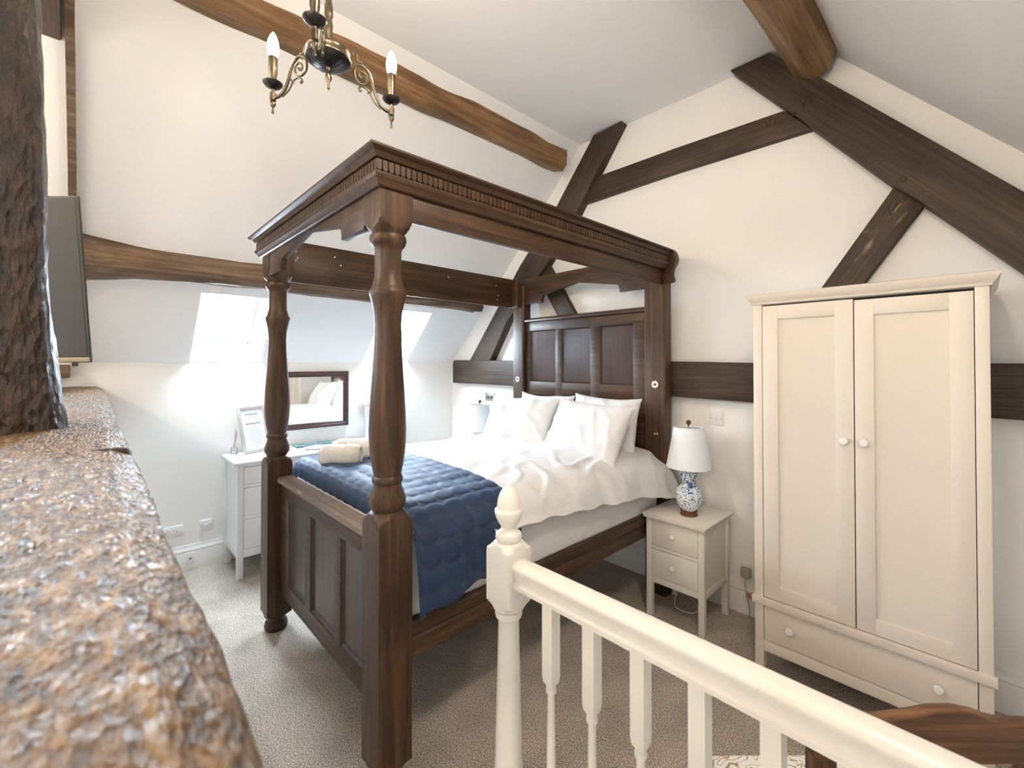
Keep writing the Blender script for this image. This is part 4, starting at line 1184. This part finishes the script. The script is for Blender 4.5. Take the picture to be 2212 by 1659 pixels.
bm = BM(); box(bm, (NX + .05, RY - .03, 0), (XR, RY + .03, .012), .002); obj('base_rail', bm, RAILW, BR)

# ------------------------------------------------------------------ chair (back towards the stairs)
yaw = math.radians(46.55)
CHR = thing('dining_chair', 'old oak chair with a broad curved top rail at the lower right', 'chair', (-.0503, 1.1576, 0), (0, 0, yaw))
# local: +Y = away from the camera side (the way the chair faces), x to the right, origin under the back
bm = BM()
crest = [(-.250, .868), (-.250, .905), (-.215, .925), (-.155, .937), (-.105, .944), (-.060, .950), (-.025, .957), (.020, .958), (.055, .951), (.085, .940), (.115, .933), (.150, .934), (.19, .930), (.225, .915), (.250, .898), (.250, .868), (.20, .866), (.10, .864), (0, .862), (-.12, .866)]
prism(bm, crest, 1, -.012, .016, .0035)
obj('top_rail', bm, CHAIRW[0], CHR, local=True, smooth=35)
for s in (-1, 1):
    bm = BM()
    box(bm, (s * .2505 - .0, -.012, .43), (s * .2505 - s * .040, .020, .872), .003); obj('back_post', bm, CHAIRW[2], CHR, local=True, smooth=30)
    bm = BM(); box(bm, (s * .2505, -.012, 0), (s * .2505 - s * .040, .026, .43), .003); obj('leg', bm, CHAIRW[2], CHR, local=True, smooth=30)
    bm = BM(); lathe(bm, [(.018, 0), (.016, .03), (.021, .08), (.018, .2), (.021, .36), (.018, .40), (.018, .43)], (s * .215, .44, 0), 20); obj('leg', bm, CHAIRW[2], CHR, local=True, smooth=50)
for i in range(4):
    x = -.14 + i * .0935
    bm = BM(); lathe(bm, [(.008, .47), (.012, .56), (.009, .62), (.013, .66), (.009, .70), (.014, .76), (.010, .81), (.014, .83), (.011, .845), (.009, .868)], (x, .002, 0), 16); obj('spindle', bm, CHAIRW[2], CHR, local=True, smooth=50)
bm = BM(); box(bm, (-.211, -.008, .45), (.211, .014, .485), .003); obj('lower_rail', bm, CHAIRW[0], CHR, local=True, smooth=30)
bm = BM(); box(bm, (-.24, .015, .392), (.24, .47, .432), .006); obj('seat_frame', bm, CHAIRW[0], CHR, local=True, smooth=30)
bm = BM(); box(bm, (-.232, .022, .430), (.232, .475, .463), .014, 4); o = obj('seat_cushion', bm, FLORAL, CHR, local=True, smooth=50); o['label'] = 'cream seat with brown floral pattern'
for s in (-1, 1):
    bm = BM(); box(bm, (s * .222, .02, .18), (s * .206, .43, .20)); obj('stretcher', bm, CHAIRW[1], CHR, local=True)

# ------------------------------------------------------------------ television
d_tv = 1.50
TVl = -.9480 * d_tv
c_, s_ = .6877, .726
tvp = Vector((c_ * TVl - s_ * d_tv, s_ * TVl + c_ * d_tv, 1.60))
TV = thing('television', 'flat black television partly hidden behind the dark upright post', 'television', tvp, (math.radians(5), math.radians(-.3), yaw))
bm = BM(); box(bm, (-.86, 0, 0), (.0, .010, .55), .004); box(bm, (-.80, .009, .06), (-.06, .042, .50), .012); obj('casing', bm, BEZEL, TV, local=True, smooth=40)
bm = BM(); box(bm, (-.852, -.0012, .022), (-.009, .003, .543)); obj('screen', bm, BLACK, TV, local=True, smooth=0)
bm = BM(); box(bm, (-.86, -.004, .002), (.0, .002, .018), .002); obj('trim_strip', bm, plain('tv_trim', (.28, .25, .19), rough=.3, metal=.8), TV, local=True)
bm = BM(); box(bm, (-.50, .03, .18), (-.36, .05, .36)); box(bm, (-.46, .05, .25), (-.40, .10, .30)); obj('bracket', bm, GREYPL, TV, local=True)

# ------------------------------------------------------------------ chandelier
KX, KY = -1.545, .589
K = thing('chandelier', 'antique brass three-arm chandelier with candle bulbs', 'chandelier', (KX, KY, ZC))
bm = BM()
lathe(bm, [(.001, 2.498), (.004, 2.499), (.0055, 2.504), (.003, 2.509), (.0045, 2.513), (.003, 2.518), (.010, 2.532), (.012, 2.541), (.008, 2.553), (.006, 2.565), (.008, 2.572)], (KX, KY, .046), 20)
obj('drop_finial', bm, BRASS, K, smooth=60)
bm = BM(); rows = []
nn = 72
for r, z in ((.007, 2.646), (.022, 2.648), (.040, 2.655), (.058, 2.668), (.069, 2.683), (.072, 2.690)):
    z = 2.646 + (z - 2.690) * .62
    rows.append([Vector((KX + (r + .0014 * math.cos(th * 18) * min(1, r / .03)) * math.cos(th), KY + (r + .0014 * math.cos(th * 18) * min(1, r / .03)) * math.sin(th), z)) for th in [2 * PI * k / nn for k in range(nn)]])
grid(bm, rows, closed=True); obj('fluted_bowl', bm, BRONZE, K, smooth=60)
bm = BM(); lathe(bm, [(.068, 2.689), (.074, 2.689), (.075, 2.694), (.072, 2.700), (.070, 2.714), (.073, 2.718), (.066, 2.722), (.030, 2.728), (.013, 2.736)], (KX, KY, -.044), 56); obj('rim_band', bm, BRASS, K, smooth=45)
bm = BM(); lathe(bm, [(.012, 2.685), (.013, 2.70), (.010, 2.715), (.013, 2.735), (.014, 2.77), (.010, 2.79), (.014, 2.80), (.014, 2.83), (.010, 2.85), (.009, 2.90), (.009, 3.36), (.015, 3.37), (.011, 3.38), (.011, 3.44)], (KX, KY, 0), 24); obj('stem', bm, BRASS, K, smooth=45)
bm = BM(); lathe(bm, [(.012, 3.425), (.030, 3.432), (.050, 3.448), (.055, 3.465), (.055, 3.475), (.001, 3.475)], (KX, KY, 0), 36, caps=False); obj('ceiling_rose', bm, BRASS, K, smooth=45)
def arm(a, first=[None]):
    Rm = Matrix.Rotation(a, 4, 'Z')
    def Q(r, z, t=0): return Rm @ Vector((r, t, z - ZC))
    def Z(x, y): return (.2385 - (x - 245) * .000232, 2.6 - (y - 1040) / 4977)
    def put(bm, prof, mat, nm, par, n=24, **k):
        lathe(bm, [(r, z - ZC) for r, z in prof], (0.2385, 0, 0), n, **k)
        for v in bm.verts: v.co = Rm @ v.co
        return obj(nm, bm, mat, par, local=True, smooth=50)
    bm = BM()
    m1 = [(262, 1265), (340, 1262), (420, 1225), (490, 1130), (545, 990), (580, 850), (635, 715), (740, 630), (830, 660), (872, 745), (880, 820), (866, 900), (800, 965), (715, 955), (668, 880), (672, 790), (730, 742), (788, 772), (796, 845), (755, 872), (728, 835), (748, 815)]
    tube(bm, [Q(*Z(*p)) for p in m1], lambda t: .0062 - .0034 * t if t < .5 else .0045 - .0022 * (t - .5), 10, 6)
    tube(bm, [Q(*Z(*p)) for p in ((430, 1278), (520, 1215), (585, 1130), (612, 1050), (590, 1000))], .0030, 8, 5)
    tube(bm, [Q(*Z(*p)) for p in ((655, 1075), (638, 1068), (645, 1030), (715, 1003), (780, 1025), (800, 1080), (785, 1105), (770, 1085))], lambda t: .0030 + .0018 * abs(2 * t - 1) ** 3, 8, 5)
    tube(bm, [Q(*Z(*p)) for p in ((760, 562), (765, 580), (800, 585), (822, 550), (830, 490), (860, 460), (888, 475), (882, 500))], .0030, 8, 5)
    # beaded rib on the outside of the main curve
    path = catmull([Q(*Z(*p)) for p in ((490, 1110), (540, 985), (573, 850), (628, 712), (735, 618))], 7)
    for p in path:
        t = bmesh.new(); bmesh.ops.create_icosphere(t, subdivisions=1, radius=.0052)
        for v in t.verts: v.co += p
        merge(bm, t)
    A = obj('arm', bm, BRASS, K, local=True, smooth=50)
    put(BM(), [(.001, 2.497), (.004, 2.499), (.0045, 2.505), (.0025, 2.509), (.0035, 2.514), (.002, 2.518), (.008, 2.526), (.0105, 2.534), (.009, 2.541), (.005, 2.544), (.0105, 2.546), (.0105, 2.572), (.007, 2.574), (.006, 2.585), (.009, 2.590)], BRASS, 'arm_end', A)
    put(BM(), [(.006, 2.585), (.013, 2.590), (.026, 2.597), (.033, 2.606), (.0335, 2.608), (.026, 2.603), (.008, 2.600)], BRONZE, 'drip_pan', A, 36)
    put(BM(), [(.006, 2.598), (.010, 2.610), (.012, 2.616), (.0125, 2.640), (.0145, 2.645), (.0150, 2.702), (.001, 2.702)], BRASS, 'candle_sleeve', A, caps=False)
    put(BM(), [(.011, 2.701), (.0165, 2.712), (.0195, 2.728), (.0200, 2.742), (.0175, 2.760), (.0115, 2.778), (.005, 2.790), (.001, 2.795)], BULBM, 'candle_bulb', A, 28)
    p = Rm @ Vector((.2385, 0, 0))
    return Vector((KX + p.x, KY + p.y, 2.745))
a0 = math.atan2(.47 - KY, -1.751 - KX)
bulbs = [arm(a0 + 2 * PI * k / 3) for k in range(3)]
def point(name, loc, e, col, r=.03):
    L = bpy.data.lights.new(name, 'POINT'); L.energy = e; L.color = col; L.shadow_soft_size = r
    o = bpy.data.objects.new(name, L); COL.objects.link(o); o.location = loc; return o
for p in bulbs: point('candle_bulb_light', p, CAND, (1, .80, .56), .022)

# plain globes added out of view as fill, to even out the room's brightness
def globe(x, y, z, e, label):
    G = thing('ceiling_globe', label, 'fill light', (x, y, ZC), group='added fill globes')
    bm = BM(); lathe(bm, [(.045, ZC), (.045, ZC - .02), (.010, ZC - .03), (.008, z + .13), (.03, z + .125), (.03, z + .11)], (x, y, 0), 24); obj('rod', bm, BRASS, G)
    bm = BM(); bmesh.ops.create_uvsphere(bm, u_segments=28, v_segments=16, radius=.13)
    for v in bm.verts: v.co += Vector((x, y, z))
    obj('fill_sphere', bm, emis('fill_glow', (1, .845, .665), e / (4 * PI * PI * .0169)), G, smooth=60)
for args in FILL_GLOBES: globe(*args)

# ------------------------------------------------------------------ sky, camera, colour
w = bpy.data.worlds.new('sky'); SC.world = w; w.use_nodes = True
nt = w.node_tree; bg = nt.nodes['Background']
bg.inputs['Color'].default_value = (.73, .87, 1.0, 1); bg.inputs['Strength'].default_value = SKY

cam = bpy.data.cameras.new('camera'); co = bpy.data.objects.new('camera', cam); COL.objects.link(co)
cam.sensor_width = 36; cam.sensor_fit = 'HORIZONTAL'; cam.lens = 960.2 / 2212 * 36
cam.shift_x = 0; cam.shift_y = -57.0 / 2212
cam.clip_start = .02
co.location = (0, 0, 1.6); co.rotation_euler = (math.radians(90.63), 0, math.radians(46.55))
cam.dof.use_dof = True; cam.dof.focus_distance = 2.9; cam.dof.aperture_fstop = 6.0
SC.camera = co
vs = SC.view_settings
vs.view_transform = 'Standard'; vs.look = 'None'; vs.exposure = EXPO; vs.gamma = 1; vs.use_curve_mapping = False
